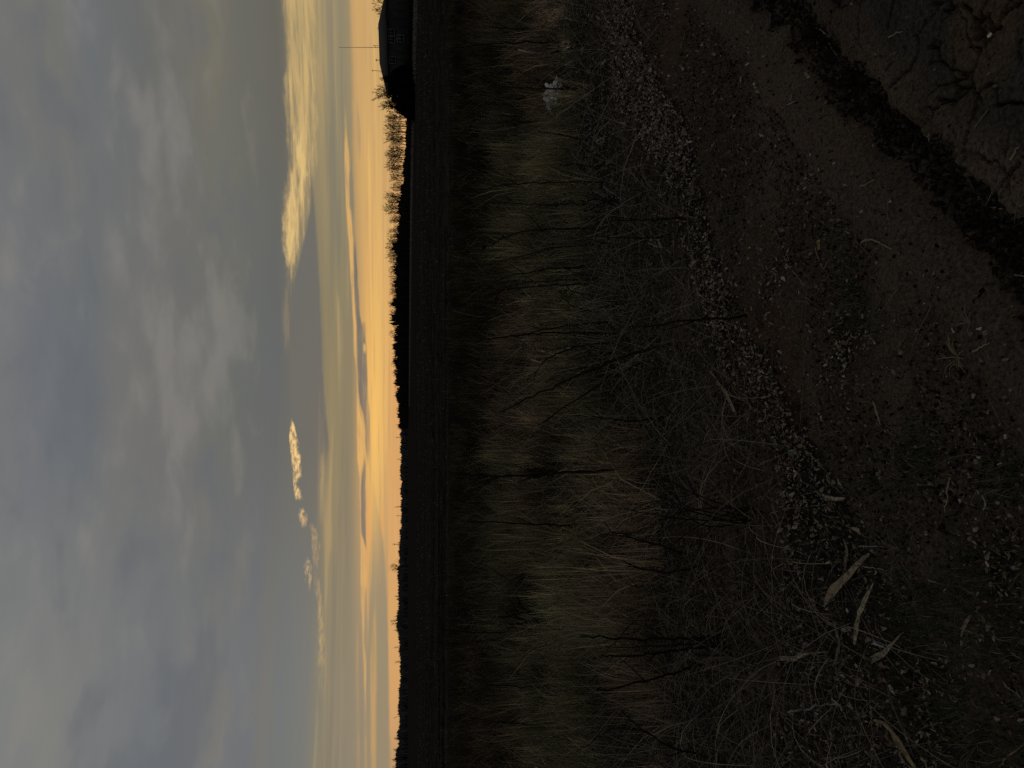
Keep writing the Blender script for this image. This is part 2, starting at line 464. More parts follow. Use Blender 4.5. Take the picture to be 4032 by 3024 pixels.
class MB:
    def __init__(self):
        self.v, self.f, self.c, self.n = [], [], [], 0

    def add(self, verts, tris, col=None):
        verts = np.asarray(verts, float)
        self.v.append(verts)
        self.f.append(np.asarray(tris, int) + self.n)
        if col is not None:
            self.c.append(np.tile(np.asarray(col, float), (len(verts), 1)))
        self.n += len(verts)

    def tube(self, pts, radii, sides=4, col=None, cap=False):
        pts = np.asarray(pts, float)
        n = len(pts)
        radii = np.broadcast_to(np.asarray(radii, float), (n,))
        tan = np.gradient(pts, axis=0)
        tan /= np.maximum(np.linalg.norm(tan, axis=1, keepdims=True), 1e-9)
        ref = np.array([0.13, 0.31, 0.94]) if abs(tan[:, 2].mean()) < 0.8 else np.array([0.95, 0.2, 0.1])
        a = np.cross(tan, ref); a /= np.maximum(np.linalg.norm(a, axis=1, keepdims=True), 1e-9)
        b = np.cross(tan, a)
        th = np.arange(sides) * 2 * np.pi / sides
        ring = pts[:, None, :] + radii[:, None, None] * (np.cos(th)[None, :, None] * a[:, None, :] + np.sin(th)[None, :, None] * b[:, None, :])
        tris = []
        for i in range(n - 1):
            for k in range(sides):
                p, q = i * sides + k, i * sides + (k + 1) % sides
                tris += [(p, q, q + sides), (p, q + sides, p + sides)]
        if cap:
            for k in range(1, sides - 1):
                tris.append((0, k + 1, k)); tris.append(((n - 1) * sides, (n - 1) * sides + k, (n - 1) * sides + k + 1))
        self.add(ring.reshape(-1, 3), tris, col)

    def box(self, x0, x1, y0, y1, z0, z1, col=None):
        v = [(x, y, z) for z in (z0, z1) for y in (y0, y1) for x in (x0, x1)]
        q = [(0, 2, 3, 1), (4, 5, 7, 6), (0, 1, 5, 4), (2, 6, 7, 3), (0, 4, 6, 2), (1, 3, 7, 5)]
        t = []
        for a, b, c, d in q:
            t += [(a, b, c), (a, c, d)]
        self.add(v, t, col)

    def mesh(self, name, mat, smooth=False):
        cols = np.concatenate(self.c) if self.c else None
        return mesh_np(name, np.concatenate(self.v), np.concatenate(self.f).ravel(), 3, mat, smooth, cols)


def material(name, base=(0.1, 0.1, 0.1), rough=0.95, spec=0.1, tint=False, nscale=None, namt=0.5, bump=None, transl=0.0):
    m = bpy.data.materials.new(name)
    m.use_nodes = True
    t = m.node_tree
    N = NB(t)
    bs = t.nodes['Principled BSDF']
    bs.inputs['Roughness'].default_value = rough
    bs.inputs['Specular IOR Level'].default_value = spec
    c = (*base, 1)
    if tint:
        at = N.node('ShaderNodeAttribute', attribute_name='tint')
        c = at.outputs['Color']
    tcn = N.node('ShaderNodeTexCoord').outputs['Object']
    if nscale:
        nz = N.noise(tcn, nscale, 5.0, 0.6)
        f = N.lin01(nz, 0.25, 0.75, 1 - namt, 1 + namt)
        c = N.mix(1.0, c, N.xyz(f, f, f), 'MULTIPLY')
    if hasattr(c, 'node'):
        t.links.new(c, bs.inputs['Base Color'])
    else:
        bs.inputs['Base Color'].default_value = c
    if bump:
        bn = N.node('ShaderNodeBump')
        bn.inputs['Strength'].default_value = bump[1]
        bn.inputs['Distance'].default_value = bump[2]
        t.links.new(N.noise(tcn, bump[0], 6.0, 0.65), bn.inputs['Height'])
        t.links.new(bn.outputs[0], bs.inputs['Normal'])
    return m


M_soil = material('soil', tint=True, spec=0.0, nscale=85.0, namt=0.75, bump=(110.0, 1.0, 0.016))
M_field = material('ploughed_soil', (0.026, 0.022, 0.018), spec=0.0, nscale=1.3, namt=0.6, bump=(4.0, 1.0, 0.12))
_t = M_field.node_tree
_N = NB(_t)
_sp = _N.node('ShaderNodeSeparateXYZ')
_t.links.new(_N.node('ShaderNodeTexCoord').outputs['Object'], _sp.inputs[0])
_st = _N.noise(_N.xyz(_N.m('MULTIPLY', _sp.outputs[0], 0.05), _N.m('MULTIPLY', _sp.outputs[1], 0.55), 0.0), 1.0, 5.0, 0.65)
_f = _N.lin01(_st, 0.32, 0.68, 0.35, 1.75)                    # furrows drawn out across the view
_b = _t.nodes['Principled BSDF'].inputs['Base Color']
_old = _b.links[0].from_socket
_t.links.new(_N.mix(1.0, _old, _N.xyz(_f, _f, _f), 'MULTIPLY'), _b)
M_grass = material('dry_grass', tint=True, spec=0.02)
M_leaf = material('dead_leaf', tint=True, spec=0.05, nscale=140.0, namt=0.5)
M_stalk = material('dark_stalk', (0.020, 0.016, 0.013), spec=0.02, nscale=80, namt=0.4)
M_twig = material('pale_twig', tint=True, spec=0.05, nscale=90, namt=0.3)
M_husk = material('corn_husk', tint=True, spec=0.08, nscale=70, namt=0.6, bump=(150, 0.8, 0.004))
M_bark = material('bark', (0.028, 0.024, 0.021), spec=0.0, nscale=2.0, namt=0.4)
M_barkhaze = material('hazed_bark', (0.080, 0.077, 0.080), spec=0.0, nscale=0.12, namt=0.6)  # distance haze mixed into the bark colour: paler and bluer
M_needle = material('spruce_needles', (0.010, 0.013, 0.009), spec=0.0)
M_bag = material('white_plastic', (0.60, 0.59, 0.56), rough=0.45, spec=0.3, nscale=30, namt=0.7)
M_wall = material('render_wall', (0.042, 0.041, 0.040), spec=0.0, nscale=1.2, namt=0.3)
M_roof = material('roof_tiles', (0.075, 0.070, 0.066), spec=0.0, nscale=3.0, namt=0.35)
M_frame = material('window_frame', (0.17, 0.17, 0.165))
M_glass = material('window_glass', (0.02, 0.02, 0.022), rough=0.2, spec=0.2)
M_metal = material('mast_metal', (0.06, 0.06, 0.06), rough=0.6)

# ------------------------------------------------------------------ ground
RUT_A, RUT_B = gnd(2990, 0)[:2], gnd(4032, 1120)[:2]
RD = (RUT_B - RUT_A) / np.linalg.norm(RUT_B - RUT_A)
RN = np.array([-RD[1], RD[0]])                # towards the track side
if np.dot(gnd(4032, 0)[:2] - RUT_A, RN) < 0:
    RN = -RN


def rut_s(x, y):
    wob = 0.05 * (NA.at(x, y, 1.9) - 0.5) + 0.035 * (NBn.at(x, y, 6.0) - 0.5) + 0.02 * (NC.at(x, y, 17.0) - 0.5)
    return (x - RUT_A[0]) * RN[0] + (y - RUT_A[1]) * RN[1] + wob


def gs(v, c, w):
    return np.exp(-((v - c) / w) ** 2)


def sst(v, a, b):
    t = np.clip((v - a) / (b - a), 0, 1)
    return t * t * (3 - 2 * t)


cracks = []
for pl_ in ([(3735, 0), (3745, 40), (3720, 45)], [(3790, 15), (3825, 40), (3830, 70), (3855, 88), (3895, 62), (3905, 55)],
            [(3895, 62), (3915, 95), (3915, 120), (3950, 108)], [(4032, 150), (4020, 180), (4020, 215), (4032, 235)],
            [(3520, 5), (3515, 60), (3508, 110)], [(3645, 80), (3630, 130)], [(3610, 140), (3630, 165), (3625, 210), (3600, 270), (3555, 315)],
            [(3555, 315), (3530, 345)], [(3525, 245), (3500, 275)], [(3705, 170), (3700, 195), (3665, 190), (3690, 160)],
            [(3700, 195), (3710, 240)], [(3770, 240), (3765, 300), (3780, 345), (3800, 345), (3830, 335)],
            [(3785, 350), (3770, 330)], [(3860, 370), (3875, 345), (3900, 335), (3925, 335)],
            [(3860, 370), (3868, 385)], [(3925, 335), (3945, 385), (3930, 410), (3950, 412), (3990, 402), (4032, 405)],
            [(3760, 398), (3715, 395)], [(3670, 470), (3640, 500)], [(3960, 60), (4000, 20), (4032, 10)],
            [(3855, 88), (3870, 130), (3850, 160)], [(4032, 640), (3990, 690), (3985, 740), (3950, 770)]):
    w = [gnd(*p)[:2] for p in pl_]
    fine = []
    for a, b in zip(w[:-1], w[1:]):
        for k in range(6):
            p = a + (b - a) * k / 6
            fine.append(p + 0.007 * np.array([NC.at(p[0], p[1], 40.0) - 0.5, ND.at(p[0], p[1], 40.0) - 0.5]))
    fine.append(w[-1])
    cracks.append(np.array(fine))


def crack_depth(x, y):
    """how deep the mud is split at a point"""
    dmin = np.full(np.shape(x), 9.0)
    for c in cracks:
        for a, b in zip(c[:-1], c[1:]):
            sel = (np.abs(x - a[0]) < 0.08) & (np.abs(y - a[1]) < 0.08)
            if not sel.any():
                continue
            ab = b - a
            px, py = x[sel] - a[0], y[sel] - a[1]
            t = np.clip((px * ab[0] + py * ab[1]) / max(ab @ ab, 1e-9), 0, 1)
            d = np.hypot(px - t * ab[0], py - t * ab[1])
            dmin[sel] = np.minimum(dmin[sel], d)
    main = np.clip(1 - dmin / 0.0058, 0, 1) ** 0.8
    # a fine net of shrinkage cracks between the wide ones
    r = np.random.default_rng(91)
    seeds = np.column_stack([r.uniform(-0.3, 2.6, 420), r.uniform(1.1, 4.0, 420)])
    wx = x + 0.05 * (NA.at(x, y, 14.0) - 0.5) + 0.02 * (NBn.at(x, y, 45.0) - 0.5)
    wy = y + 0.05 * (NC.at(x, y, 14.0) - 0.5) + 0.02 * (ND.at(x, y, 45.0) - 0.5)
    f1, f2 = np.full(x.shape, 9.0), np.full(x.shape, 9.0)
    for a, b in seeds:
        d = np.hypot(wx - a, wy - b)
        f2 = np.minimum(f2, np.maximum(f1, d))
        f1 = np.minimum(f1, d)
    net = np.clip(1 - (f2 - f1) / 0.0075, 0, 1) * sst(NBn.fbm(x, y, 3.0, 3), 0.42, 0.58)
    return np.maximum(main, 0.75 * net)


def zone(pts, y):
    """interpolated (left, right) borders of a strip of the photograph at yp"""
    p = np.array(pts, float)
    return np.interp(y, p[:, 0], p[:, 1]), np.interp(y, p[:, 0], p[:, 2])


LIT = [(-100, 2380, 2470), (0, 2385, 2470), (150, 2420, 2500), (300, 2430, 2575), (450, 2450, 2680), (600, 2560, 2720),
       (750, 2680, 2770), (900, 2700, 2800), (1050, 2720, 2850), (1200, 2800, 2900), (1400, 2840, 3010), (1600, 2985, 3140),
       (1800, 3075, 3245), (2000, 3120, 3335), (2250, 3130, 3470), (2600, 3080, 3640), (3024, 3080, 3800), (3300, 3080, 3900)]


def litter_density(px, py):
    l, r = zone(LIT, py)
    d = sst(px, l - 45, l + 20) * sst(px, r + 25, r - 20) * (1 - 0.5 * sst(py, 1950, 2400))
    # darker thin scatter on the weedy side and on the verge
    weedy = 0.20 * sst(px, 2080, 2300) * sst(px, l + 40, l - 40)
    verge = 0.035 * sst(px, r - 30, r + 30)
    patch = 0.95 * np.exp(-((px - 3350) / 75) ** 2 - ((py - 1350) / 120) ** 2) + 0.5 * np.exp(-((px - 3060) / 70) ** 2 - ((py - 1080) / 150) ** 2)
    patch += 0.75 * np.exp(-((px - 3950) / 90) ** 2 - ((py - 2200) / 170) ** 2) + 0.5 * np.exp(-((px - 3960) / 80) ** 2 - ((py - 2500) / 150) ** 2)
    patch += 0.5 * np.exp(-((px - 3700) / 130) ** 2 - ((py - 2700) / 160) ** 2)
    return np.clip(d + weedy + verge + 0.7 * patch, 0, 1)



def ground_z(x, y, fine=True):
    x, y = np.asarray(x, float), np.asarray(y, float)
    s = rut_s(x, y)
    near = sst(y, 9.0, 5.0)
    z = 0.10 * (NA.fbm(x, y, 0.35, 3) - 0.5) * sst(y, 1.5, 5.0)
    z = z - 0.070 * gs(s, 0.02, 0.070) + 0.030 * gs(s, -0.17, 0.09) + 0.012 * gs(s, 0.2, 0.1)
    ditch = gs(y - 0.55 * x, 6.9, 1.0)
    z = z - 0.16 * ditch
    z = z + 0.25 * sst(y - 0.2 * x, 9.0, 20.0) * sst(y, 40.0, 24.0) * 0.0
    if fine:
        rough = 0.012 + 0.030 * gs(s, 0.03, 0.11) + 0.026 * sst(s, -0.3, -0.8)
        rough = np.where(s > 0.22, 0.009, rough)
        z = z + near * rough * 2 * (NBn.fbm(x, y, 14.0, 4, 0.6) - 0.5)
    return z


def ground_col(x, y):
    s = rut_s(x, y)
    n = NC.fbm(x, y, 2.2, 4)
    n2_ = ND.fbm(x, y, 7.0, 3)
    soil = np.array([0.108, 0.080, 0.057])
    c = soil[None, :] * (0.6 + 0.8 * n[:, None])
    smooth = gs(s, -0.17, 0.10) * 0.8                                    # trodden, dusty lip of the rut
    c = c * (1 - smooth[:, None]) + smooth[:, None] * np.array([0.108, 0.081, 0.060])
    track = sst(s, 0.16, 0.3)
    tc_ = np.array([0.066, 0.057, 0.046])[None, :] * (0.75 + 0.5 * n2_[:, None])
    c = c * (1 - track[:, None]) + track[:, None] * tc_
    clay = track * sst((x - gnd(3880, 90)[0]) ** 2 * 9 + (y - gnd(3880, 90)[1]) ** 2 * 22 + 0.6 * (n - 0.5), 0.62, 0.2)
    c = c * (1 - clay[:, None]) + clay[:, None] * np.array([0.100, 0.072, 0.046])
    wet = gs(s, 0.02, 0.062) * sst(n2_, 0.30, 0.60)                       # fresh black earth turned up by the wheel
    c = c * (1 - wet[:, None]) + wet[:, None] * np.array([0.026, 0.021, 0.016])
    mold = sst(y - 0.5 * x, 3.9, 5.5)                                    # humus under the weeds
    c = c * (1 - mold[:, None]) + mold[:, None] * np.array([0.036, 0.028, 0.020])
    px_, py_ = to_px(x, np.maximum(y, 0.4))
    lit = litter_density(px_, py_)                                       # dark gaps between fallen leaves, put into the soil colour
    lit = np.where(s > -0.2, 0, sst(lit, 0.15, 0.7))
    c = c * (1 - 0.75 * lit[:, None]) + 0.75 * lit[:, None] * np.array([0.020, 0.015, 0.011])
    orange = sst(NA.at(x, y, 0.9), 0.68, 0.85) * sst(y, 7, 4) * sst(s, -0.2, -0.5)
    c = c * (1 - 0.5 * orange[:, None]) + 0.5 * orange[:, None] * np.array([0.085, 0.050, 0.026])
    return c


def grid_mesh(name, X, Y, Z, C, mat):
    r, c = X.shape
    v = np.stack([X, Y, Z], -1).reshape(-1, 3)
    i = np.arange(r * c).reshape(r, c)
    f = np.stack([i[:-1, :-1], i[:-1, 1:], i[1:, 1:], i[1:, :-1]], -1).reshape(-1)
    return mesh_np(name, v, f, 4, mat, True, C)


# verge: from the photographer's feet to the edge of the ploughed field
rows = np.exp(np.linspace(math.log(0.55), math.log(27.0), 560))
tt = np.linspace(-1, 1, 280)
tt = tt * 0.62 + np.sign(tt) * np.maximum(0, np.abs(tt) - 0.85) * 9.0
Yg, Tg = np.meshgrid(rows, tt, indexing='ij')
Xg = Tg * (Yg + 0.9)
Zg = ground_z(Xg, Yg)
sg = rut_s(Xg, Yg)
cut = (sg > 0.15) & (Xg > -0.3) & (Xg < 2.6) & (Yg > 1.25) & (Yg < 3.9)
Zg = np.where(cut, Zg - 0.05, Zg)
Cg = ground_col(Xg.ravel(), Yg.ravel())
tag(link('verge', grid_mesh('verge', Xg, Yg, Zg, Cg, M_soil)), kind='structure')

# the wheel track with its rut and split mud, in finer relief
gx, gy = np.arange(-0.2, 2.4, 0.0052), np.arange(1.3, 3.85, 0.0052)
Xt, Yt = np.meshgrid(gx, gy, indexing='xy')
Zt = ground_z(Xt, Yt) + 0.004
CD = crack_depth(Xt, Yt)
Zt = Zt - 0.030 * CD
st = rut_s(Xt, Yt)
keep = (st > 0.10)
vid = -np.ones(Xt.shape, int)
qa = keep[:-1, :-1] & keep[1:, :-1] & keep[:-1, 1:] & keep[1:, 1:]
used = np.zeros(Xt.shape, bool)
for a_, b_ in ((slice(None, -1), slice(None, -1)), (slice(1, None), slice(None, -1)), (slice(None, -1), slice(1, None)), (slice(1, None), slice(1, None))):
    used[a_, b_] |= qa
vid[used] = np.arange(used.sum())
fq = np.stack([vid[:-1, :-1][qa], vid[:-1, 1:][qa], vid[1:, 1:][qa], vid[1:, :-1][qa]], -1).ravel()
vt = np.stack([Xt[used], Yt[used], Zt[used]], -1)
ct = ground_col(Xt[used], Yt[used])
ct = ct * (1 - 0.7 * CD[used])[:, None]                  # colour darkened towards the bottom of the splits
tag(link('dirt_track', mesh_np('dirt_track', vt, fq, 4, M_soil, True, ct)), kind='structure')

# ploughed field to the horizon
rows = np.concatenate([np.linspace(22.5, 60, 190), np.exp(np.linspace(math.log(60.3), math.log(6000), 160))])
tt = np.linspace(-1, 1, 320)
tt = tt * 0.65 + np.sign(tt) * np.maximum(0, np.abs(tt) - 0.85) * 60.0
Yf, Tf = np.meshgrid(rows, tt, indexing='ij')
Xf = Tf * Yf
Zf = 0.03 + 0.16 * (NBn.fbm(Xf, Yf, 2.2, 3, 0.6) - 0.5) * sst(Yf, 22.5, 26) + 0.08 * np.sin(Yf * 2 * np.pi / 0.76) * sst(Yf, 60, 40)
Zf = Zf + 0.02
tag(link('field', grid_mesh('field', Xf, Yf, Zf, np.full((Xf.size, 3), 0.02), M_field)), kind='structure')
bk = MB()
bk.add([(-6000, -6000, -0.4), (6000, -6000, -0.4), (6000, 6000, -0.4), (-6000, 6000, -0.4)], [(0, 1, 2), (0, 2, 3)], (0.03, 0.025, 0.02))
tag(link('ground', bk.mesh('ground', M_soil)), kind='structure')


def sample_fan(n, y0, y1, half=0.56, power=1.0, extra=0.4):
    """random spots on the ground, denser near the viewer for power < 2"""
    u = rng.random(n)
    k = power
    Y = (y0 ** k + u * (y1 ** k - y0 ** k)) ** (1 / k)
    X = (rng.random(n) * 2 - 1) * (half * Y + extra)
    return X, Y


# ------------------------------------------------------------------ grass and other ground cover
def blades(name, X, Y, Z, h, w, lean, direc, cols, mat, bend=0.5, taper_tip=True):
    n = len(X)
    dirv = np.stack([np.cos(direc), np.sin(direc)], -1)
    side = rng.random(n) * np.pi
    sx, sy = np.cos(side) * w * 0.5, np.sin(side) * w * 0.5 * 0.4
    sx = np.where(np.abs(sx) < 0.3 * w, np.sign(sx + 1e-9) * 0.3 * w, sx)
    ho = h * np.sin(lean)
    hv = h * np.cos(lean)
    b0 = np.stack([X, Y, Z], -1)
    mid = b0 + np.stack([dirv[:, 0] * ho * (0.5 - 0.3 * bend), dirv[:, 1] * ho * (0.5 - 0.3 * bend), hv * (0.5 + 0.22 * bend)], -1)
    tip = b0 + np.stack([dirv[:, 0] * ho, dirv[:, 1] * ho, hv], -1)
    o = np.stack([sx, sy, np.zeros(n)], -1)
    V = np.stack([b0 - o, b0 + o, mid - o * 0.8, mid + o * 0.8, tip], 1).reshape(-1, 3)
    i = (np.arange(n) * 5)[:, None]
    F = np.concatenate([i + np.array([[0, 1, 3]]), i + np.array([[0, 3, 2]]), i + np.array([[2, 3, 4]])], 1).ravel()
    C = np.repeat(cols, 5, axis=0)
    return mesh_np(name, V, F, 3, mat, False, C)


def palette(n, cols, weights, jitter=0.3):
    cols = np.array(cols)
    k = rng.choice(len(cols), n, p=np.array(weights) / np.sum(weights))
    return cols[k] * (1 - jitter + 2 * jitter * rng.random((n, 1)))


# tall matted dry grass between the litter and the field: tufts, each with its own tone and lean
NT = 15000
X, Y = sample_fan(NT, 4.6, 25.5, power=1.25)
px, py = to_px(X, Y)
lim = np.interp(py, [0, 300, 600, 900, 1200, 1500, 1800, 2200, 2600, 3024], [2230, 2220, 2260, 2290, 2320, 2370, 2480, 2640, 2780, 2850])
clump = NA.fbm(X, Y, 1.7, 4, 0.6)
fade = sst(px, lim + 150, lim - 150) * sst(Y + 4.0 * (NBn.fbm(X, Y, 0.6, 3) - 0.5), 25.0, 22.0)
bagp = gnd(2188, 378)
near_bag = (np.abs(X - bagp[0]) < 0.24) & (Y > bagp[1] - 0.75) & (Y < bagp[1] + 0.25)
ok = (rng.random(NT) < fade * (0.30 + 0.70 * sst(clump, 0.34, 0.56))) & ~(near_bag & (rng.random(NT) < 0.85))
X, Y, clump = X[ok], Y[ok], clump[ok]
nt = len(X)
hue = NBn.fbm(X, Y, 0.45, 3)[:, None]
ca = palette(nt, [(0.085, 0.068, 0.050), (0.060, 0.048, 0.036), (0.115, 0.093, 0.064), (0.030, 0.025, 0.018)], [4, 3, 1.5, 2])
cb = palette(nt, [(0.064, 0.060, 0.038), (0.048, 0.046, 0.032), (0.092, 0.082, 0.050)], [2, 2, 1])
cc = palette(nt, [(0.105, 0.080, 0.054), (0.078, 0.059, 0.041)], [1, 1])
col = np.where(hue < 0.45, cb, ca)
col = np.where(hue > 0.60, cc * 0.5 + ca * 0.5, col)
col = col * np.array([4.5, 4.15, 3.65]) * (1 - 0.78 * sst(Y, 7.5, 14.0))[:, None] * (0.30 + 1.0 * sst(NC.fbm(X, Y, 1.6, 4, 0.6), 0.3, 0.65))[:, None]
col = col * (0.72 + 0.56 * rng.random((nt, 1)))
tl = NC.fbm(X, Y, 0.9, 2) * 2 * np.pi * 2.0 + rng.normal(0, 0.9, nt)
th_ = (0.16 + 0.40 * sst(clump, 0.3, 0.7)) * (0.5 + 0.9 * rng.random(nt)) * (0.45 + 0.55 * sst(Y, 25.0, 20.0))
tlean = np.clip(np.abs(rng.normal(0.5, 0.4, nt)), 0.0, 1.3)
per = 25
idx = np.repeat(np.arange(nt), per)
n = len(idx)
ang = rng.random(n) * 2 * np.pi
rad_ = np.abs(rng.normal(0, 0.055, n)) * (0.7 + 0.05 * Y[idx])
bx, by = X[idx] + np.cos(ang) * rad_, Y[idx] + np.sin(ang) * rad_
lean = np.clip(tlean[idx] + rng.normal(0, 0.32, n), 0.02, 1.5)
lean_d = np.where(rng.random(n) < 0.45, ang, tl[idx] + rng.normal(0, 0.5, n))
h = th_[idx] * (0.45 + 0.75 * rng.random(n))
w = (0.0030 + 0.00048 * Y[idx]) * (0.6 + 0.8 * rng.random(n))
col = col[idx] * (0.45 + 1.1 * rng.random((n, 1)) ** 1.5)
X, Y = bx, by
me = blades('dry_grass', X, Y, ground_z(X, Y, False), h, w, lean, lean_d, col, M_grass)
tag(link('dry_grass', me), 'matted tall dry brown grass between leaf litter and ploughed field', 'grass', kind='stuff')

# leaf litter
# leaf shapes: little curled blades of 8 triangles
def leaf_shape(seed, size=1.0):
    r = np.random.default_rng(seed)
    xs = np.array([-0.5, r.uniform(-0.15, 0.15), 0.5])
    ws = np.array([r.uniform(0.03, 0.16), 0.30, r.uniform(0.02, 0.12)]) * (0.6 + 0.7 * r.random()) * r.uniform(0.75, 1.25, 3)
    curl, arch = r.uniform(0.5, 1.7), r.uniform(-0.8, 0.8)
    v = []
    for x, wd in zip(xs, ws):
        zc = arch * (x * x - 0.08)
        j = r.normal(0, 0.03, 3)
        v += [(x + j[0], -wd, zc + curl * wd * 0.75 + j[1]), (x, 0, zc), (x - j[0], wd, zc + curl * wd * 0.6 + j[2])]
    f = []
    for i in range(2):
        for k in range(2):
            a = i * 3 + k
            f += [(a, a + 3, a + 4), (a, a + 4, a + 1)]
    return np.array(v) * size, np.array(f)


LS = [leaf_shape(100 + k) for k in range(14)]


def scatter_shapes(name, shapes, P, size, cols, mat, tilt=0.6):
    n = len(P)
    kind = rng.integers(0, len(shapes), n)
    V, F, C, off = [], [], [], 0
    for k, (sv, sf) in enumerate(shapes):
        idx = np.where(kind == k)[0]
        m = len(idx)
        if not m:
            continue
        a = rng.random(m) * 2 * np.pi
        bx, by = rng.normal(0, tilt, m), rng.normal(0, tilt, m)
        flip = np.where(rng.random(m) < 0.5, 1.0, -1.0)
        ca_, sa_ = np.cos(a), np.sin(a)
        p = sv[None] * size[idx][:, None, None]
        x, y, z = p[..., 0], p[..., 1], p[..., 2] * flip[:, None]
        z, y = z * np.cos(bx)[:, None] + y * np.sin(bx)[:, None], y * np.cos(bx)[:, None] - z * np.sin(bx)[:, None]
        z, x = z * np.cos(by)[:, None] + x * np.sin(by)[:, None], x * np.cos(by)[:, None] - z * np.sin(by)[:, None]
        X_ = x * ca_[:, None] - y * sa_[:, None]
        Y_ = x * sa_[:, None] + y * ca_[:, None]
        z = z - z.min(axis=1, keepdims=True) * 0.8
        q = np.stack([X_ + P[idx, 0:1], Y_ + P[idx, 1:2], z + P[idx, 2:3]], -1)
        V.append(q.reshape(-1, 3))
        nv = len(sv)
        F.append((sf[None] + (np.arange(m) * nv)[:, None, None] + off).reshape(-1))
        C.append(np.repeat(cols[idx], nv, axis=0))
        off += m * nv
    return mesh_np(name, np.concatenate(V), np.concatenate(F), 3, mat, False, np.concatenate(C))


LEAFC = [(0.25, 0.198, 0.158), (0.165, 0.128, 0.102), (0.36, 0.295, 0.235), (0.065, 0.049, 0.037), (0.23, 0.18, 0.11), (0.28, 0.23, 0.20)]
LEAFW = [4, 4, 1.2, 4, 1.2, 1.0]
N_ = 430000
X, Y = sample_fan(N_, 1.3, 9.0, power=1.15)
px, py = to_px(X, Y)
dens = litter_density(px, py) * (0.45 + 0.55 * sst(NC.fbm(X, Y, 2.5, 3), 0.32, 0.55))
dens = dens * np.where(rut_s(X, Y) > -0.12, 0.02, 1.0)
ok = rng.random(N_) < dens * np.clip((Y / 4.5) ** 0.7, 0.45, 1.0) * 0.62
X, Y, px, py = X[ok], Y[ok], px[ok], py[ok]
n = len(X)
P = np.stack([X, Y, ground_z(X, Y) + 0.004 + 0.02 * rng.random(n) * litter_density(px, py)], -1)
lc = palette(n, LEAFC, LEAFW, 0.35) * np.where(py > 1500, 0.95, 1.15)[:, None]
l_, r_ = zone(LIT, py)
lc = lc * np.where(px < l_ - 20, 0.6, 1.0)[:, None]
me = scatter_shapes('leaf_litter', LS, P, (0.008 + 0.020 * rng.random(n) ** 1.4) * (0.72 + 0.28 * sst(Y, 1.8, 3.2)) * (1 + 0.55 * sst(Y, 3.5, 7)), lc, M_leaf)
tag(link('leaf_litter', me), 'band of small curled dead leaves along the weedy verge', 'leaf litter', kind='stuff')

CS = [(np.array([(-.5, -.25, .1), (.1, -.4, 0), (.5, .2, .15), (-.2, .4, .05)]) * np.array([1, k, 1]), np.array([(0, 1, 2), (0, 2, 3)])) for k in (0.5, 1.0, 1.3)]
# fine debris: crumbs of leaf, bark and soil over the verge
N_ = 330000
X, Y = sample_fan(N_, 1.2, 8.0, power=0.95)
px, py = to_px(X, Y)
s_ = rut_s(X, Y)
wob_ = NC.fbm(X, Y, 9.0, 3)
ok = rng.random(N_) < np.where(s_ > 0.2, 0.03, np.where(np.abs(s_ - 0.03) < 0.085 * (0.4 + 1.2 * wob_), 0.9, np.where(s_ > -0.3, 0.10, 0.75 * sst(NA.fbm(X, Y, 3.0, 3), 0.25, 0.6))))
X, Y, s_, wob_ = X[ok], Y[ok], s_[ok], wob_[ok]
n = len(X)
P = np.stack([X, Y, ground_z(X, Y) + 0.001], -1)
dc = palette(n, [(0.105, 0.082, 0.062), (0.050, 0.038, 0.029), (0.22, 0.175, 0.14), (0.012, 0.009, 0.007)], [4, 3, 1.7, 4], 0.3)
dc = np.where((np.abs(s_ - 0.03) < 0.085 * (0.4 + 1.2 * wob_))[:, None], palette(n, [(0.016, 0.013, 0.010), (0.034, 0.027, 0.020), (0.065, 0.050, 0.038)], [4, 3, 1.5]), dc)
me = scatter_shapes('soil_crumbs', CS, P, 0.004 + 0.014 * rng.random(n) ** 1.6 + np.where(np.abs(s_ - 0.03) < 0.085 * (0.4 + 1.2 * wob_), 0.012, 0) * rng.random(n), dc, M_leaf, 0.9)
tag(link('soil_crumbs', me), 'crumbs of dark soil and bark strewn over the verge', 'debris', kind='stuff')

# short green and straw coloured grass growing through the verge
N_ = 380000
X, Y = sample_fan(N_, 1.2, 6.5, power=1.0)
px, py = to_px(X, Y)
g = 0.9 * np.exp(-((px - 3385 - 0.25 * (py - 1150)) / 45) ** 2 - ((py - 1180) / 190) ** 2)
g += 0.8 * np.exp(-((px - 3720) / 170) ** 2 - ((py - 2320) / 160) ** 2) + 0.7 * np.exp(-((px - 3620) / 90) ** 2 - ((py - 1800) / 110) ** 2)
g += 0.8 * np.exp(-((px - 3950) / 70) ** 2 - ((py - 1930) / 120) ** 2) + 0.55 * np.exp(-((px - 3930) / 200) ** 2 - ((py - 2750) / 330) ** 2)
g += 0.45 * np.exp(-((px - 3620) / 200) ** 2 - ((py - 2620) / 260) ** 2)
g += 0.35 * np.exp(-((px - 3480) / 120) ** 2 - ((py - 1930) / 150) ** 2) + 0.5 * np.exp(-((px - 2640) / 60) ** 2 - ((py - 690) / 60) ** 2)
g += 0.5 * np.exp(-((px - 2500) / 150) ** 2 - ((py - 1500) / 450) ** 2) + 0.06 * (rut_s(X, Y) < -0.35)
ok = rng.random(N_) < g * (0.15 + 0.85 * sst(NA.fbm(X, Y, 5.0, 2), 0.35, 0.6)) * (rut_s(X, Y) < -0.25) * 0.8
X, Y, px, py = X[ok], Y[ok], px[ok], py[ok]
n = len(X)
gc = palette(n, [(0.045, 0.062, 0.024), (0.060, 0.080, 0.032), (0.030, 0.040, 0.018), (0.18, 0.15, 0.10)], [4, 3, 3, 1.6])
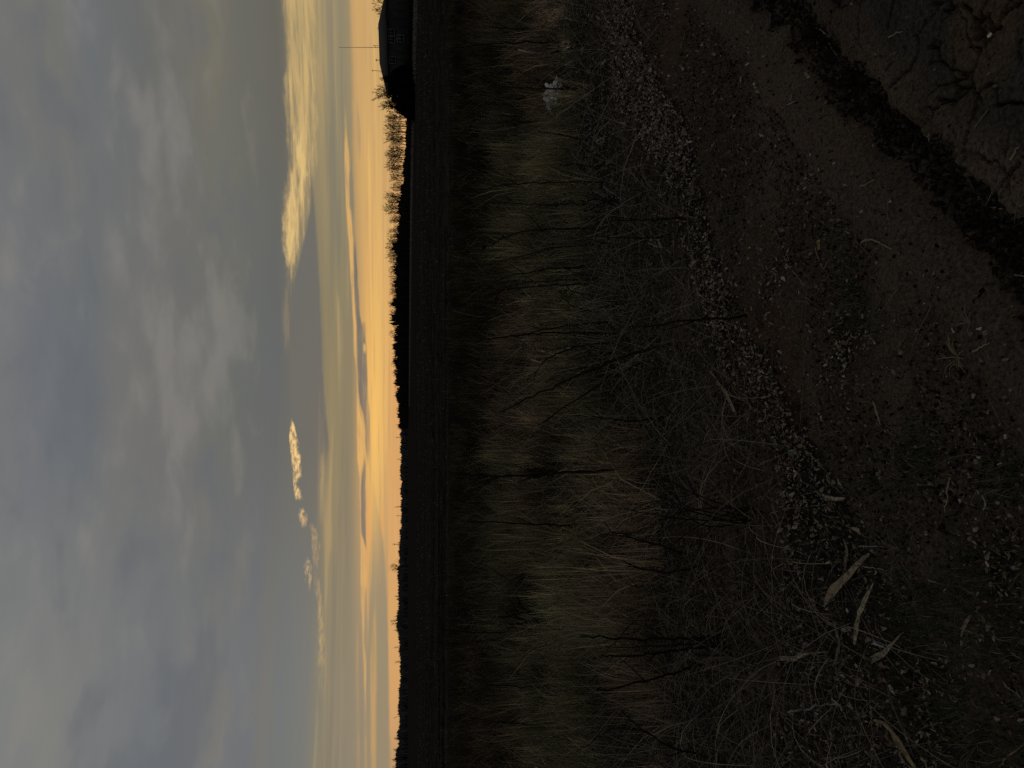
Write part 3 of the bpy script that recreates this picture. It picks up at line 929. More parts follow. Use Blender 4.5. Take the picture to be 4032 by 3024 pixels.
me = blades('short_grass', X, Y, ground_z(X, Y), rng.uniform(0.02, 0.075, n), np.full(n, 0.0030), np.abs(rng.normal(0.8, 0.35, n)).clip(0.1, 1.4),
            rng.random(n) * 2 * np.pi, gc, M_grass)
tag(link('short_grass', me), 'short green grass patches growing on the bare verge', 'grass', kind='stuff')


# loose straw and thin stems lying about
def stems(name, P, length, radius, elev, cols, arch, mat, segs=4):
    """thin three-sided stems starting at P"""
    n = len(P)
    a = rng.random(n) * 2 * np.pi
    t = np.linspace(0, 1, segs + 1)
    hor = length[:, None] * np.cos(elev)[:, None] * t[None]
    ver = length[:, None] * (np.sin(elev)[:, None] * t[None] - arch[:, None] * t[None] ** 2)
    sw = rng.normal(0, 0.18, n)[:, None] * length[:, None] * t[None] ** 2
    X_ = P[:, 0:1] + np.cos(a)[:, None] * hor - np.sin(a)[:, None] * sw
    Y_ = P[:, 1:2] + np.sin(a)[:, None] * hor + np.cos(a)[:, None] * sw
    Z_ = np.maximum(P[:, 2:3] + ver, ground_z(X_, Y_, False) + 0.004)
    R = radius[:, None] * (1 - 0.7 * t[None])
    ring = []
    for k in range(3):
        th = k * 2 * np.pi / 3
        ring.append(np.stack([X_ - np.sin(a)[:, None] * R * math.cos(th), Y_ + np.cos(a)[:, None] * R * math.cos(th), Z_ + R * math.sin(th)], -1))
    V = np.stack(ring, 2)                      # n, seg+1, 3, xyz
    tri = []
    for i in range(segs):
        for k in range(3):
            p_, q_ = i * 3 + k, i * 3 + (k + 1) % 3
            tri += [(p_, q_, q_ + 3), (p_, q_ + 3, p_ + 3)]
    tri = np.array(tri)
    F = (tri[None] + (np.arange(n) * (segs + 1) * 3)[:, None, None]).ravel()
    C = np.repeat(cols, (segs + 1) * 3, axis=0)
    return mesh_np(name, V.reshape(-1, 3), F, 3, mat, False, C)


N_ = 14000
X, Y = sample_fan(N_, 1.3, 7.5, power=1.1)
px, py = to_px(X, Y)
s_ = rut_s(X, Y)
ok = rng.random(N_) < np.where(s_ > -0.25, 0.05, 0.55)
X, Y = X[ok], Y[ok]
n = len(X)
P = np.stack([X, Y, ground_z(X, Y) + 0.006], -1)
sc_ = palette(n, [(0.16, 0.135, 0.10), (0.10, 0.082, 0.064), (0.24, 0.20, 0.14), (0.06, 0.048, 0.038)], [3, 4, 0.8, 3], 0.3)
me = stems('straw', P, 0.015 + 0.15 * rng.random(n) ** 2, rng.uniform(0.0006, 0.0014, n), rng.uniform(0.0, 0.25, n), sc_, rng.uniform(0, 0.1, n), M_twig, 3)
tag(link('straw', me), 'loose bits of straw and thin stems lying on the verge', 'straw', kind='stuff')

# tangle of arching dead weed stems behind the litter
N_ = 36000
X, Y = sample_fan(N_, 2.3, 9.5, power=1.15)
px, py = to_px(X, Y)
l_, r_ = zone(LIT, py)
d = sst(px, 2230, 2400) * sst(px, l_ + 130, l_ - 60) * (0.35 + 0.65 * sst(py, 500, 1100)) * (0.3 + 0.7 * sst(NBn.fbm(X, Y, 1.4, 3), 0.35, 0.6))
d += 0.55 * np.exp(-((px - 3300) / 330) ** 2 - ((py - 2750) / 420) ** 2)
ok = rng.random(N_) < d
X, Y = X[ok], Y[ok]
n = len(X)
P = np.stack([X, Y, ground_z(X, Y, False)], -1)
tcl = palette(n, [(0.20, 0.165, 0.13), (0.12, 0.098, 0.078), (0.32, 0.27, 0.20), (0.03, 0.024, 0.019)], [3, 4, 1.3, 3], 0.3)
me = stems('weed_tangle', P, rng.uniform(0.10, 0.70, n), rng.uniform(0.0008, 0.0022, n) + 0.0001 * Y, rng.uniform(0.05, 1.25, n), tcl, rng.uniform(0.1, 0.8, n), M_twig, 5)
tag(link('weed_tangle', me), 'tangle of thin arching dead weed stems behind the litter', 'dead weeds', kind='stuff')
# taller fine dead stems standing in the grass
N_ = 15000
X, Y = sample_fan(N_, 4.2, 16.0, power=1.3)
px, py = to_px(X, Y)
ok = rng.random(N_) < sst(px, 2750, 2500) * sst(NA.fbm(X, Y, 0.6, 3), 0.3, 0.6) * (0.4 + 0.6 * sst(py, 400, 1500))
X, Y = X[ok], Y[ok]
n = len(X)
P = np.stack([X, Y, ground_z(X, Y, False)], -1)
tcl = palette(n, [(0.26, 0.22, 0.165), (0.15, 0.122, 0.098), (0.38, 0.32, 0.23), (0.018, 0.014, 0.012)], [3, 3, 1, 4], 0.3)
me = stems('dead_stems', P, rng.uniform(0.2, 0.95, n), rng.uniform(0.0009, 0.0022, n) + 0.00016 * Y, rng.uniform(0.5, 1.5, n), tcl, rng.uniform(0.0, 0.6, n), M_twig, 4)
tag(link('dead_stems', me), 'fine pale dead stems standing and leaning in the dry grass', 'dead weeds', kind='stuff')

# stubble on the field, in rows that run across the view
N_ = 30000
row = np.floor((rng.random(N_) ** 1.7) * 118)
Y = 24.2 + row * 0.76 + rng.normal(0, 0.06, N_)
X = (rng.random(N_) * 2 - 1) * 0.58 * Y
ok = rng.random(N_) < 0.15 + 0.85 * sst(NC.fbm(X * 0.15, Y, 0.9, 3), 0.42, 0.62)
X, Y = X[ok], Y[ok]
n = len(X)
fc = palette(n, [(0.15, 0.125, 0.095), (0.08, 0.068, 0.052), (0.24, 0.20, 0.15), (0.03, 0.026, 0.02)], [3, 4, 1, 3], 0.3)
me = blades('field_stubble', X, Y, np.full(n, 0.03), rng.uniform(0.05, 0.22, n), 0.012 + 0.0006 * Y, np.abs(rng.normal(0.9, 0.4, n)).clip(0, 1.5),
            rng.random(n) * 6.28, fc, M_grass)
tag(link('field_stubble', me), 'rows of broken stubble scattered over the dark ploughed field', 'stubble', kind='stuff')

# paler strip of dead grass along the far edge of the field
mgn = [(-150, 1650), (0, 1643), (200, 1637), (450, 1630), (750, 1624), (1000, 1620), (1300, 1616), (1600, 1613)]
N_ = 14000
yy = rng.random(N_) * 1750 - 150
xx = np.interp(yy, [m_[0] for m_ in mgn], [m_[1] for m_ in mgn])
dist = CAM_H * FPX / (xx - 1600)
dist = dist * (1 + rng.normal(0, 0.035, N_))
X = (1512 - yy) / FPX * dist
n = N_
fc = palette(n, [(0.17, 0.148, 0.125), (0.12, 0.104, 0.088), (0.21, 0.18, 0.145)], [3, 3, 1], 0.3)
me = blades('field_margin', X, dist, np.full(n, 0.0), rng.uniform(0.25, 0.7, n), np.full(n, 0.12), rng.uniform(0, 0.7, n), rng.random(n) * 6.28, fc, M_grass)
tag(link('field_margin', me), 'strip of pale dead grass along the far edge of the field', 'grass', kind='stuff')

# ------------------------------------------------------------------ trees
def bare_tree(seed, H, spread=0.35, clear=0.25, mat=None, twig=0.03, nb=16, slim=False):
    """trunk mesh and crown mesh of a leafless tree of height H standing at the origin"""
    r = np.random.default_rng(seed)
    tm, cm = MB(), MB()
    k = 7
    zt = np.linspace(0, H * (0.92 if slim else 0.8), k)
    wob = np.cumsum(r.normal(0, 0.012 * H, (k, 2)), axis=0) * np.linspace(0, 1, k)[:, None]
    pts = np.column_stack([wob, zt])
    rad = np.linspace(0.020 * H, 0.004 * H, k)
    tm.tube(pts, rad, 5)

    def branch(p, d, L, rad_, lev):
        n = 4
        pp = [np.array(p)]
        dd = np.array(d, float)
        for i in range(n):
            dd = dd + r.normal(0, 0.16, 3) + np.array([0, 0, 0.10])
            dd /= np.linalg.norm(dd)
            pp.append(pp[-1] + dd * L / n)
        cm.tube(pp, np.linspace(rad_, max(rad_ * 0.4, twig * 0.4), n + 1), 3)
        if lev <= 0:
            return
        for _ in range(r.integers(3, 6)):
            i = r.integers(1, n + 1)
            nd = dd + r.normal(0, 0.6, 3)
            nd[2] = abs(nd[2]) * 0.8 + 0.15
            nd /= np.linalg.norm(nd)
            branch(pp[i], nd, L * r.uniform(0.35, 0.6), max(rad_ * 0.5, twig), lev - 1)

    for b in range(nb):
        f = clear + (1 - clear) * (b + r.random()) / nb
        zz = f * zt[-1]
        base = np.array([np.interp(zz, zt, pts[:, 0]), np.interp(zz, zt, pts[:, 1]), zz])
        a = b * 2.4 + r.normal(0, 0.4)
        up = r.uniform(0.6, 1.3) + 0.7 * f
        d = np.array([math.cos(a), math.sin(a), up])
        d /= np.linalg.norm(d)
        L = H * spread * (1.05 - 0.55 * f) * r.uniform(0.7, 1.2)
        branch(base, d, L, max(0.006 * H * (1.2 - f), twig), 2)
    return tm.mesh('trunk', mat), cm.mesh('crown', mat)


def spruce(seed, H, R):
    r = np.random.default_rng(seed)
    tm, cm = MB(), MB()
    tm.tube([(0, 0, 0), (0, 0, H * 0.5), (0, 0, H)], [0.02 * H, 0.012 * H, 0.002 * H], 5)
    layers = 30
    for i in range(layers):
        f = i / layers
        z = H * (0.04 + 0.95 * f)
        rad = R * (1 - f) ** 0.8 + 0.22
        m_ = int(10 + 12 * (1 - f))
        for k in range(m_):
            a = r.random() * 6.283
            L = rad * r.uniform(0.65, 1.1)
            dn = -0.25 * L * r.uniform(0.3, 1.2)
            wd = 0.16 * L + 0.10
            c, s = math.cos(a), math.sin(a)
            b = np.array([0, 0, z]); e = np.array([c * L, s * L, z + dn])
            mid = (b + e) / 2 + np.array([0, 0, 0.06 * L])
            sd_ = np.array([-s, c, 0]) * wd
            cm.add([b, mid + sd_, e, mid - sd_, mid + np.array([0, 0, -0.35 * L])], [(0, 1, 2), (0, 2, 3), (0, 4, 2)])
    return tm.mesh('trunk', M_bark), cm.mesh('crown', M_needle)


PROTO_T = [bare_tree(11 + k, 10.0, spread=(0.22, 0.28, 0.20, 0.40, 0.24, 0.26)[k], clear=(0.3, 0.25, 0.38, 0.25, 0.22, 0.32)[k], mat=M_bark, twig=0.045, nb=(13, 14, 12, 16, 14, 13)[k]) for k in range(6)]
PROTO_S = [bare_tree(31 + k, 10.0, spread=0.16, clear=0.2, mat=M_barkhaze, twig=0.05, nb=16, slim=True) for k in range(3)]


def place_tree(proto, xb, yp, dist, top_px, label, name='bare_tree', group=None, H0=10.0, cat='tree', rz=None, wide=1.0, tilt=0.0):
    """stand a tree of the proto at distance dist, in the direction of yp, as tall as its top in the photograph"""
    p = at_depth(1600, yp, dist)
    top = at_depth(top_px, yp, dist)[2]
    s = max(top, 2.0) / H0
    root = empty(name, (p[0], dist, 0.0), rz if rz is not None else random.random() * 6.28)
    if tilt:
        root.rotation_euler[1] = tilt
    root.scale = (s * wide, s * wide, s)
    link('trunk', proto[0], root)
    link('crown', proto[1], root)
    tag(root, label, cat, group)
    return root


# tree row behind the field: tops as seen along the skyline
SKYL = [(440, 1512), (470, 1512), (500, 1508), (540, 1520), (570, 1512), (600, 1520), (625, 1505), (650, 1512), (690, 1520),
        (720, 1535), (760, 1525), (790, 1510), (830, 1512), (870, 1530), (930, 1522), (980, 1520), (1030, 1522), (1080, 1527),
        (1120, 1530), (1170, 1538), (1210, 1526), (1250, 1535), (1300, 1538), (1350, 1548), (1420, 1543), (1480, 1550),
        (1540, 1555), (1600, 1562), (1660, 1568)]
yk = 448.0
ti = 0
rowlabs = ((800, 'thin leafless tree in the open part of the row next to the conifers', 'bare trees in the open part of the row'),
           (1200, 'leafless tree in the dense middle part of the row behind the field', 'bare trees in the middle of the row'),
           (9999, 'low leafless tree in the receding left part of the row behind the field', 'bare trees at the receding end of the row'))
while yk < 1640:
    tp = np.interp(yk, [a for a, b in SKYL], [b for a, b in SKYL]) + random.choice((-7, -3, 0, 3, 8, 14, 20))
    dist = np.interp(yk, [440, 1000, 1700], [270, 360, 560]) * random.uniform(0.97, 1.05)
    place_tree(PROTO_T[ti % 6], 0, yk, dist, tp, *[(b, c) for a, b, c in rowlabs if yk < a][0][:1], group=[c for a, b, c in rowlabs if yk < a][0], wide=random.uniform(0.8, 1.1))
    yk += random.uniform(1.5, 14) * np.interp(yk, [440, 1700], [1.1, 0.8])
    ti += 1

# understorey and further trunks behind the row: one dark mass
wm = MB()
for k in range(4000):
    yk = 425 + 1255 * random.random() ** 0.62
    top = np.interp(yk, [a for a, b in SKYL], [b for a, b in SKYL])
    dist = np.interp(yk, [440, 1000, 1700], [285, 380, 590]) * random.uniform(1.0, 1.12)
    p = at_depth(1600, yk, dist)
    solid = np.interp(yk, [430, 600, 800, 1000, 1300, 1700], [0.14, 0.20, 0.48, 0.72, 0.90, 0.98])
    hh = at_depth(1612 - (1612 - top) * solid * random.uniform(0.45, 1.1) * (0.70 + 0.55 * float(NC.at(yk / 11.0, 7.7))), yk, dist)[2]
    x0 = p[0]
    for j in range(5):
        bx_ = x0 + random.gauss(0, 0.5)
        tx = bx_ + random.gauss(0, 0.9)
        wd = random.uniform(0.05, 0.16)
        ht = hh * random.uniform(0.5, 1.0)
        wm.add([(bx_ - wd, dist, -0.1), (bx_ + wd, dist + 0.1, -0.1), (tx, dist + random.gauss(0, 0.6), ht), ((bx_ + tx) / 2 + random.gauss(0, 0.6), dist, ht * 0.8)],
               [(0, 1, 2), (0, 2, 3)])
tag(link('woodland', wm.mesh('woodland', M_bark)), 'dark leafless undergrowth filling the tree row behind the field', 'woodland', kind='stuff')

# far wood to the left, one dark mass at the end of the field
FARL = [(1600, 1563), (1650, 1575), (1700, 1574), (1760, 1574), (1800, 1572), (1850, 1574), (1900, 1578), (1950, 1576), (2000, 1577),
        (2050, 1578), (2100, 1574), (2150, 1568), (2200, 1568), (2260, 1562), (2300, 1565), (2350, 1562), (2420, 1560), (2470, 1556),
        (2520, 1570), (2580, 1566), (2650, 1570), (2700, 1568), (2760, 1566), (2820, 1566), (2880, 1562), (2940, 1560), (3000, 1550), (3300, 1552)]
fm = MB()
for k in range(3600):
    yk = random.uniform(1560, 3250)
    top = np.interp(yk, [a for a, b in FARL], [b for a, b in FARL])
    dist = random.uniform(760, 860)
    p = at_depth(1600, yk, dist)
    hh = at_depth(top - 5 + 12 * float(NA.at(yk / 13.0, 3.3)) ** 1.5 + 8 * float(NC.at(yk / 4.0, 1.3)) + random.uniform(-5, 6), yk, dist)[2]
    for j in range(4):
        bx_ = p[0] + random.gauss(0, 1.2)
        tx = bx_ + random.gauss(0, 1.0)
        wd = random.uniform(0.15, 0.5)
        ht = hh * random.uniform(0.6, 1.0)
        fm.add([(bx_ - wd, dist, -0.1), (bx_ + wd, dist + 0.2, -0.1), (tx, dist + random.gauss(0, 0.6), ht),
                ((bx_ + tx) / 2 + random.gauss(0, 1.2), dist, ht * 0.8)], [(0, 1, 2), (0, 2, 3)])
tag(link('far_wood', fm.mesh('far_wood', M_barkhaze)), 'dark wood along the horizon at the far left of the field', 'woodland', kind='stuff')

for yp, tp, lab, wide, pr in ((1672, 1557, 'spindly tree rising a little above the far wood, nearest the tree row', 0.8, 2),
                              (1722, 1556, 'pointed bare tree above the far wood, left of the spindly one', 0.9, 0),
                              (1808, 1562, 'small bare treetop poking out of the middle of the far wood', 0.9, 1),
                              (1925, 1568, 'low tuft of treetop in the dip of the far wood', 0.8, 2)):
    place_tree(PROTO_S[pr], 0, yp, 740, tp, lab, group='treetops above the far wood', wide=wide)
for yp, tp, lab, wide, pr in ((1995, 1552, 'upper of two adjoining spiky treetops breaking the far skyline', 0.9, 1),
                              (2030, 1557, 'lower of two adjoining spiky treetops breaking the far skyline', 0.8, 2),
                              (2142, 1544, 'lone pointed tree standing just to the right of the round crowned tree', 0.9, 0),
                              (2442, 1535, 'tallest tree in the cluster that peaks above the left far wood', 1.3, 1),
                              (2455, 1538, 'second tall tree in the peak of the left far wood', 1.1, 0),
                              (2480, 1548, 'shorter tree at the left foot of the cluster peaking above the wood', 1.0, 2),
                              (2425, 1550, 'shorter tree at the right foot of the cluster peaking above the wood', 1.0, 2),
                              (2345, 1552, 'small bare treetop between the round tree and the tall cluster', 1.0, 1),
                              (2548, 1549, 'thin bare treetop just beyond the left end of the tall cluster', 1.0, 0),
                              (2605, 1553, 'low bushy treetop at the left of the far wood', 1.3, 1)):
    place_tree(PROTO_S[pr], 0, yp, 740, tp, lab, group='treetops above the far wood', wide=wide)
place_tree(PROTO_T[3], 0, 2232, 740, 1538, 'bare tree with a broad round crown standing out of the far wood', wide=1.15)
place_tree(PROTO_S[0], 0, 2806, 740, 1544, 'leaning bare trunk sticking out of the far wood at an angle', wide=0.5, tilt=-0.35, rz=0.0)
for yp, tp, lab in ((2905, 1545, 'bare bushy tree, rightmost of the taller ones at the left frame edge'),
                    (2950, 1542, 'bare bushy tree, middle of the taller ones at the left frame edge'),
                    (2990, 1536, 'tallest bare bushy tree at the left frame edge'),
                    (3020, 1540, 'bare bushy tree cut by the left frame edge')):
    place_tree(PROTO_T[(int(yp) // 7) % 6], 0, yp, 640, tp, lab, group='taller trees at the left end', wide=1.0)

# ------------------------------------------------------------------ house at the right
HD = 150.0
house = empty('house', (0, 0, 0))
HA = math.radians(60)
pk = at_depth(1489, 95, HD)                   # right end of the ridge
hl, hd_, he = 8.6, 4.2, 5.45
rl = 4.4
house.location = (pk[0] - rl * math.cos(HA), HD + rl * math.sin(HA), 0.0)
house.rotation_euler = (0, 0, -HA)
tag(house, 'dark two storey house with a hipped roof half hidden by bare trees', 'house')
w_ = MB(); w_.box(-hl, hl, -hd_, hd_, -0.2, he)
link('wall', w_.mesh('wall', M_wall), house)
ov = 0.5
rf = MB()
rz_ = pk[2]
e0 = he - 0.12
V_ = [(-hl - ov, -hd_ - ov, e0), (hl + ov, -hd_ - ov, e0), (hl + ov, hd_ + ov, e0), (-hl - ov, hd_ + ov, e0), (-rl, 0, rz_), (rl, 0, rz_)]
rf.add(V_, [(0, 1, 5), (0, 5, 4), (1, 2, 5), (2, 3, 4), (2, 4, 5), (3, 0, 4), (0, 3, 2), (0, 2, 1)])
roof = link('roof', rf.mesh('roof', M_roof), house)
gut = MB(); gut.box(-hl - ov, hl + ov, -hd_ - ov - 0.14, -hd_ - ov - 0.01, e0 - 0.14, e0)
link('gutter', gut.mesh('gutter', M_metal), roof)


def window(x, z, wdt, hgt, frame_lab=None):
    g_ = MB(); g_.box(x - wdt / 2, x + wdt / 2, -hd_ - 0.03, -hd_ - 0.004, z - hgt / 2, z + hgt / 2)
    wn = link('window', g_.mesh('window', M_glass), house)
    f_ = MB()
    t_ = 0.07
    for bx in ((x - wdt / 2 - t_, x - wdt / 2 + t_), (x + wdt / 2 - t_, x + wdt / 2 + t_), (x - t_ / 2, x + t_ / 2)):
        f_.box(bx[0], bx[1], -hd_ - 0.09, -hd_ - 0.034, z - hgt / 2, z + hgt / 2)
    f_.box(x - wdt / 2 - t_, x + wdt / 2 + t_, -hd_ - 0.094, -hd_ - 0.036, z + hgt / 2 - 0.002, z + hgt / 2 + 0.12)
    f_.box(x - wdt / 2 - 2 * t_, x + wdt / 2 + 2 * t_, -hd_ - 0.16, -hd_ - 0.036, z - hgt / 2 - 0.1, z - hgt / 2 + 0.002)
    link('frame', f_.mesh('frame', M_frame), wn)


def facade(xp, yp):
    """spot of the long front wall seen at (xp, yp), in the house's own coordinates"""
    d = ray(xp, yp)
    o = np.array([0, 0, CAM_H]) - np.array(house.location)
    c, s_ = math.cos(HA), math.sin(HA)
    lo = np.array([o[0] * c - o[1] * s_, o[0] * s_ + o[1] * c, o[2]])
    ld = np.array([d[0] * c - d[1] * s_, d[0] * s_ + d[1] * c, d[2]])
    t = (-hd_ - lo[1]) / ld[1]
    p = lo + ld * t
    return p[0], p[2]


for xp, yp in ((1541, 128), (1577, 151), (1542, 153), (1545, 235)):
    wx, wz = facade(xp, yp)
    window(wx, wz, 1.5, 1.1)

# mast and poles behind the house
mp = at_depth(1632, 187, 172)
mast = empty('radio_mast', (mp[0], 172, 0))
tag(mast, 'tall thin radio mast rising behind the house roof', 'mast')
mh = at_depth(1334, 187, 172)[2]
mx = at_depth(1334, 187, 172)[0] - mp[0]
t_ = MB(); t_.tube([(0, 0, 0), (mx * 0.6, 0, mh * 0.6), (mx, 0, mh)], [0.06, 0.05, 0.03], 6)
link('pole', t_.mesh('pole', M_metal), mast)
q0, q1_, q2_, q3_ = [at_depth(a, b, 172) - np.array([mp[0], 172, 0]) for a, b in ((1478, 187), (1478, 180), (1500, 180), (1473, 180))]
q4_ = at_depth(1471, 177.5, 172) - np.array([mp[0], 172, 0])
t_ = MB(); t_.tube([q0, (q0 + q1_) / 2, q1_], 0.05, 4); t_.tube([q2_, q1_, q3_], 0.05, 4)
t_.tube([q3_, (q3_ + q4_) / 2, q4_], 0.10, 5)
link('side_antenna', t_.mesh('side_antenna', M_metal), mast)
for yp, xt, dd, lab in ((243, 1478, 185, 'short pole with a small crossarm behind the roof, left of the mast'),
                        (285, 1464, 260, 'faint thin pole above the roof slope beside the conifer')):
    p = at_depth(1600, yp, dd)
    root = empty('utility_pole', (p[0], dd, 0))
    tag(root, lab, 'pole')
    zt_ = at_depth(xt, yp, dd)[2]
    t_ = MB(); t_.tube([(0, 0, 0), (0, 0, zt_ * 0.5), (0, 0, zt_)], [0.1, 0.09, 0.07], 6)
    link('pole', t_.mesh('pole', M_metal), root)
    t_ = MB(); t_.tube([(-0.35, 0, zt_ - 0.25), (0, 0, zt_ - 0.25), (0.35, 0, zt_ - 0.25)], 0.06, 4)
    link('crossarm', t_.mesh('crossarm', M_metal), root)

# conifers left of the house
SPR = [spruce(51, 10.0, 2.6), spruce(52, 10.0, 3.4)]
for yp, tp, dd, pr, lab, wide in ((316, 1490, 140, 0, 'dark conifer with a narrow tip at the left end of the house', 1.25),
                                  (345, 1514, 140, 1, 'broad dark conifer just left of the narrow tipped one', 1.9),
                                  (376, 1515, 143, 1, 'dark bushy conifer between the narrow tip and the end conifer', 1.9),
                                  (412, 1510, 142, 0, 'dark pointed conifer at the left end of the clump by the house', 1.8),
                                  (290, 1530, 138, 1, 'low dark conifer in front of the left corner of the house', 1.6)):
    place_tree(SPR[pr], 0, yp, dd, tp, lab, name='conifer', cat='conifer', wide=wide)
place_tree(SPR[1], 0, 440, 150, 1552, 'lowest dark conifer where the clump meets the tree row', name='conifer', cat='conifer', wide=1.5)
# bare trees above the roof and around the clump
for yp, tp, dd, pr, lab, wide in ((30, 1472, 178, 3, 'bare treetop showing above the right slope of the roof', 1.1),
                                  (70, 1478, 178, 1, 'bare treetop just right of the roof peak', 1.0),
                                  (116, 1472, 180, 4, 'small tuft of bare twigs above the roof peak', 0.7),
                                  (268, 1492, 176, 4, 'low bare twigs above the left slope of the roof', 0.7),
                                  (296, 1486, 176, 1, 'bare treetop between the roof slope and the narrow conifer', 0.8),
                                  (352, 1494, 172, 3, 'round bare crown behind the broad conifer', 1.0),
                                  (388, 1472, 168, 3, 'large bare tree with a wide crown behind the conifers', 1.1),
                                  (424, 1484, 172, 1, 'bare tree leaning out at the left end of the conifers', 1.0)):
    place_tree(PROTO_T[pr], 0, yp, dd, tp, lab, wide=wide)
for yp, tp, dd, pr, lab in ((12, 1548, 128, 0, 'slender bare tree before the house wall, at the right frame edge'),
                            (48, 1535, 130, 2, 'slender bare tree before the house wall, second from the frame edge'),
                            (78, 1540, 127, 4, 'slender bare tree before the house wall, below the roof peak'),
                            (108, 1552, 131, 0, 'slender bare tree before the house, just right of the upper window'),
                            (142, 1558, 129, 2, 'slender bare tree before the house, between the two framed windows'),
                            (172, 1550, 130, 5, 'slender bare tree before the house, just left of the lower window'),
                            (205, 1545, 128, 2, 'slender bare tree before the house wall, below the mast'),
                            (238, 1548, 131, 0, 'slender bare tree before the house wall, nearest the conifers')):
    place_tree(PROTO_T[pr], 0, yp, dd, tp, lab, group='slender trees before the house', wide=0.75)
# dark hedge along the foot of the house and row
hm = MB()
for k in range(1500):
    yk = random.uniform(-60, 700)
    dd = np.interp(yk, [0, 450, 700], [135, 160, 240]) * random.uniform(0.98, 1.03)
    p = at_depth(1600, yk, dd)
    hh = np.interp(yk, [0, 250, 330, 430, 480, 700], [1.2, 1.4, 2.6, 2.2, 0.8, 0.6]) * random.uniform(0.4, 1.1)
    wd = random.uniform(0.08, 0.25)
    hm.add([(p[0] - wd, dd, -0.1), (p[0] + wd, dd + 0.1, -0.1), (p[0] + random.gauss(0, 0.4), dd + random.gauss(0, 0.3), hh), (p[0] + random.gauss(0, 0.5), dd, hh * 0.7)],
           [(0, 1, 2), (0, 2, 3)])
tag(link('hedge', hm.mesh('hedge', M_needle)), 'low dark hedge running in front of the house to the tree row', 'hedge', kind='stuff')

# ------------------------------------------------------------------ standing dark weed stalks
def stalk(pts, r0, label, shoots=2, name='weed_stalk', group=None, head=False, mat=None, cat='weed'):
    mat = mat or M_stalk
    b = gnd(*pts[0])
    Y0 = b[1]
    sl = random.uniform(-0.12, 0.12)
    P_ = [np.array([b[0], b[1], ground_z(b[0], b[1], False) - 0.01])]
    for k, p in enumerate(pts[1:]):
        P_.append(at_depth(p[0], p[1], Y0 + sl * (k + 1)))
    P_ = np.array(P_)
    base = P_[0].copy()
    # resample smoothly
    t = np.concatenate([[0], np.cumsum(np.linalg.norm(np.diff(P_, axis=0), axis=1))])
    tt_ = np.linspace(0, t[-1], 4 * len(pts) + 2)
    S = np.stack([np.interp(tt_, t, P_[:, k]) for k in range(3)], -1)
    for _ in range(2):
        S[1:-1] = (S[:-2] + 2 * S[1:-1] + S[2:]) / 4
    S = S + np.random.default_rng(int(pts[0][0] + pts[0][1])).normal(0, 0.004, S.shape)
    S -= base
    rr = np.linspace(r0, r0 * 0.4, len(S))
    tb = MB(); tb.tube(S, rr, 5)
    root = empty(name, tuple(base))
    link('stem', tb.mesh('stem', mat), root)
    for k in range(shoots):
        i = random.randint(len(S) // 3, len(S) - 3)
        d_ = S[i + 1] - S[i]
        d_ = d_ / np.linalg.norm(d_) + np.array([random.gauss(0, 0.5), random.gauss(0, 0.3), random.gauss(0.1, 0.2)])
        L = random.uniform(0.05, 0.14)
        q_ = [S[i] + d_ * L * f + np.array([0, 0, 0.25 * L * f * f]) for f in (0, 0.35, 0.7, 1.0)]
        sb = MB(); sb.tube(q_, np.linspace(r0 * 0.5, r0 * 0.25, 4), 4)
        link('side_shoot', sb.mesh('side_shoot', mat), root)
    if head:
        hb = MB()
        rr_ = np.random.default_rng(int(pts[0][1]))
        for k in range(26):
            c_ = S[-1] + (S[-1] - S[-4]) * rr_.uniform(-1.2, 0.6) + rr_.normal(0, r0 * 1.3, 3)
            e_ = rr_.normal(0, r0 * 1.1, (3, 3))
            hb.add(c_ + e_, [(0, 1, 2)])
        link('seed_head', hb.mesh('seed_head', mat), root)
    tag(root, label, cat, group)
    return root


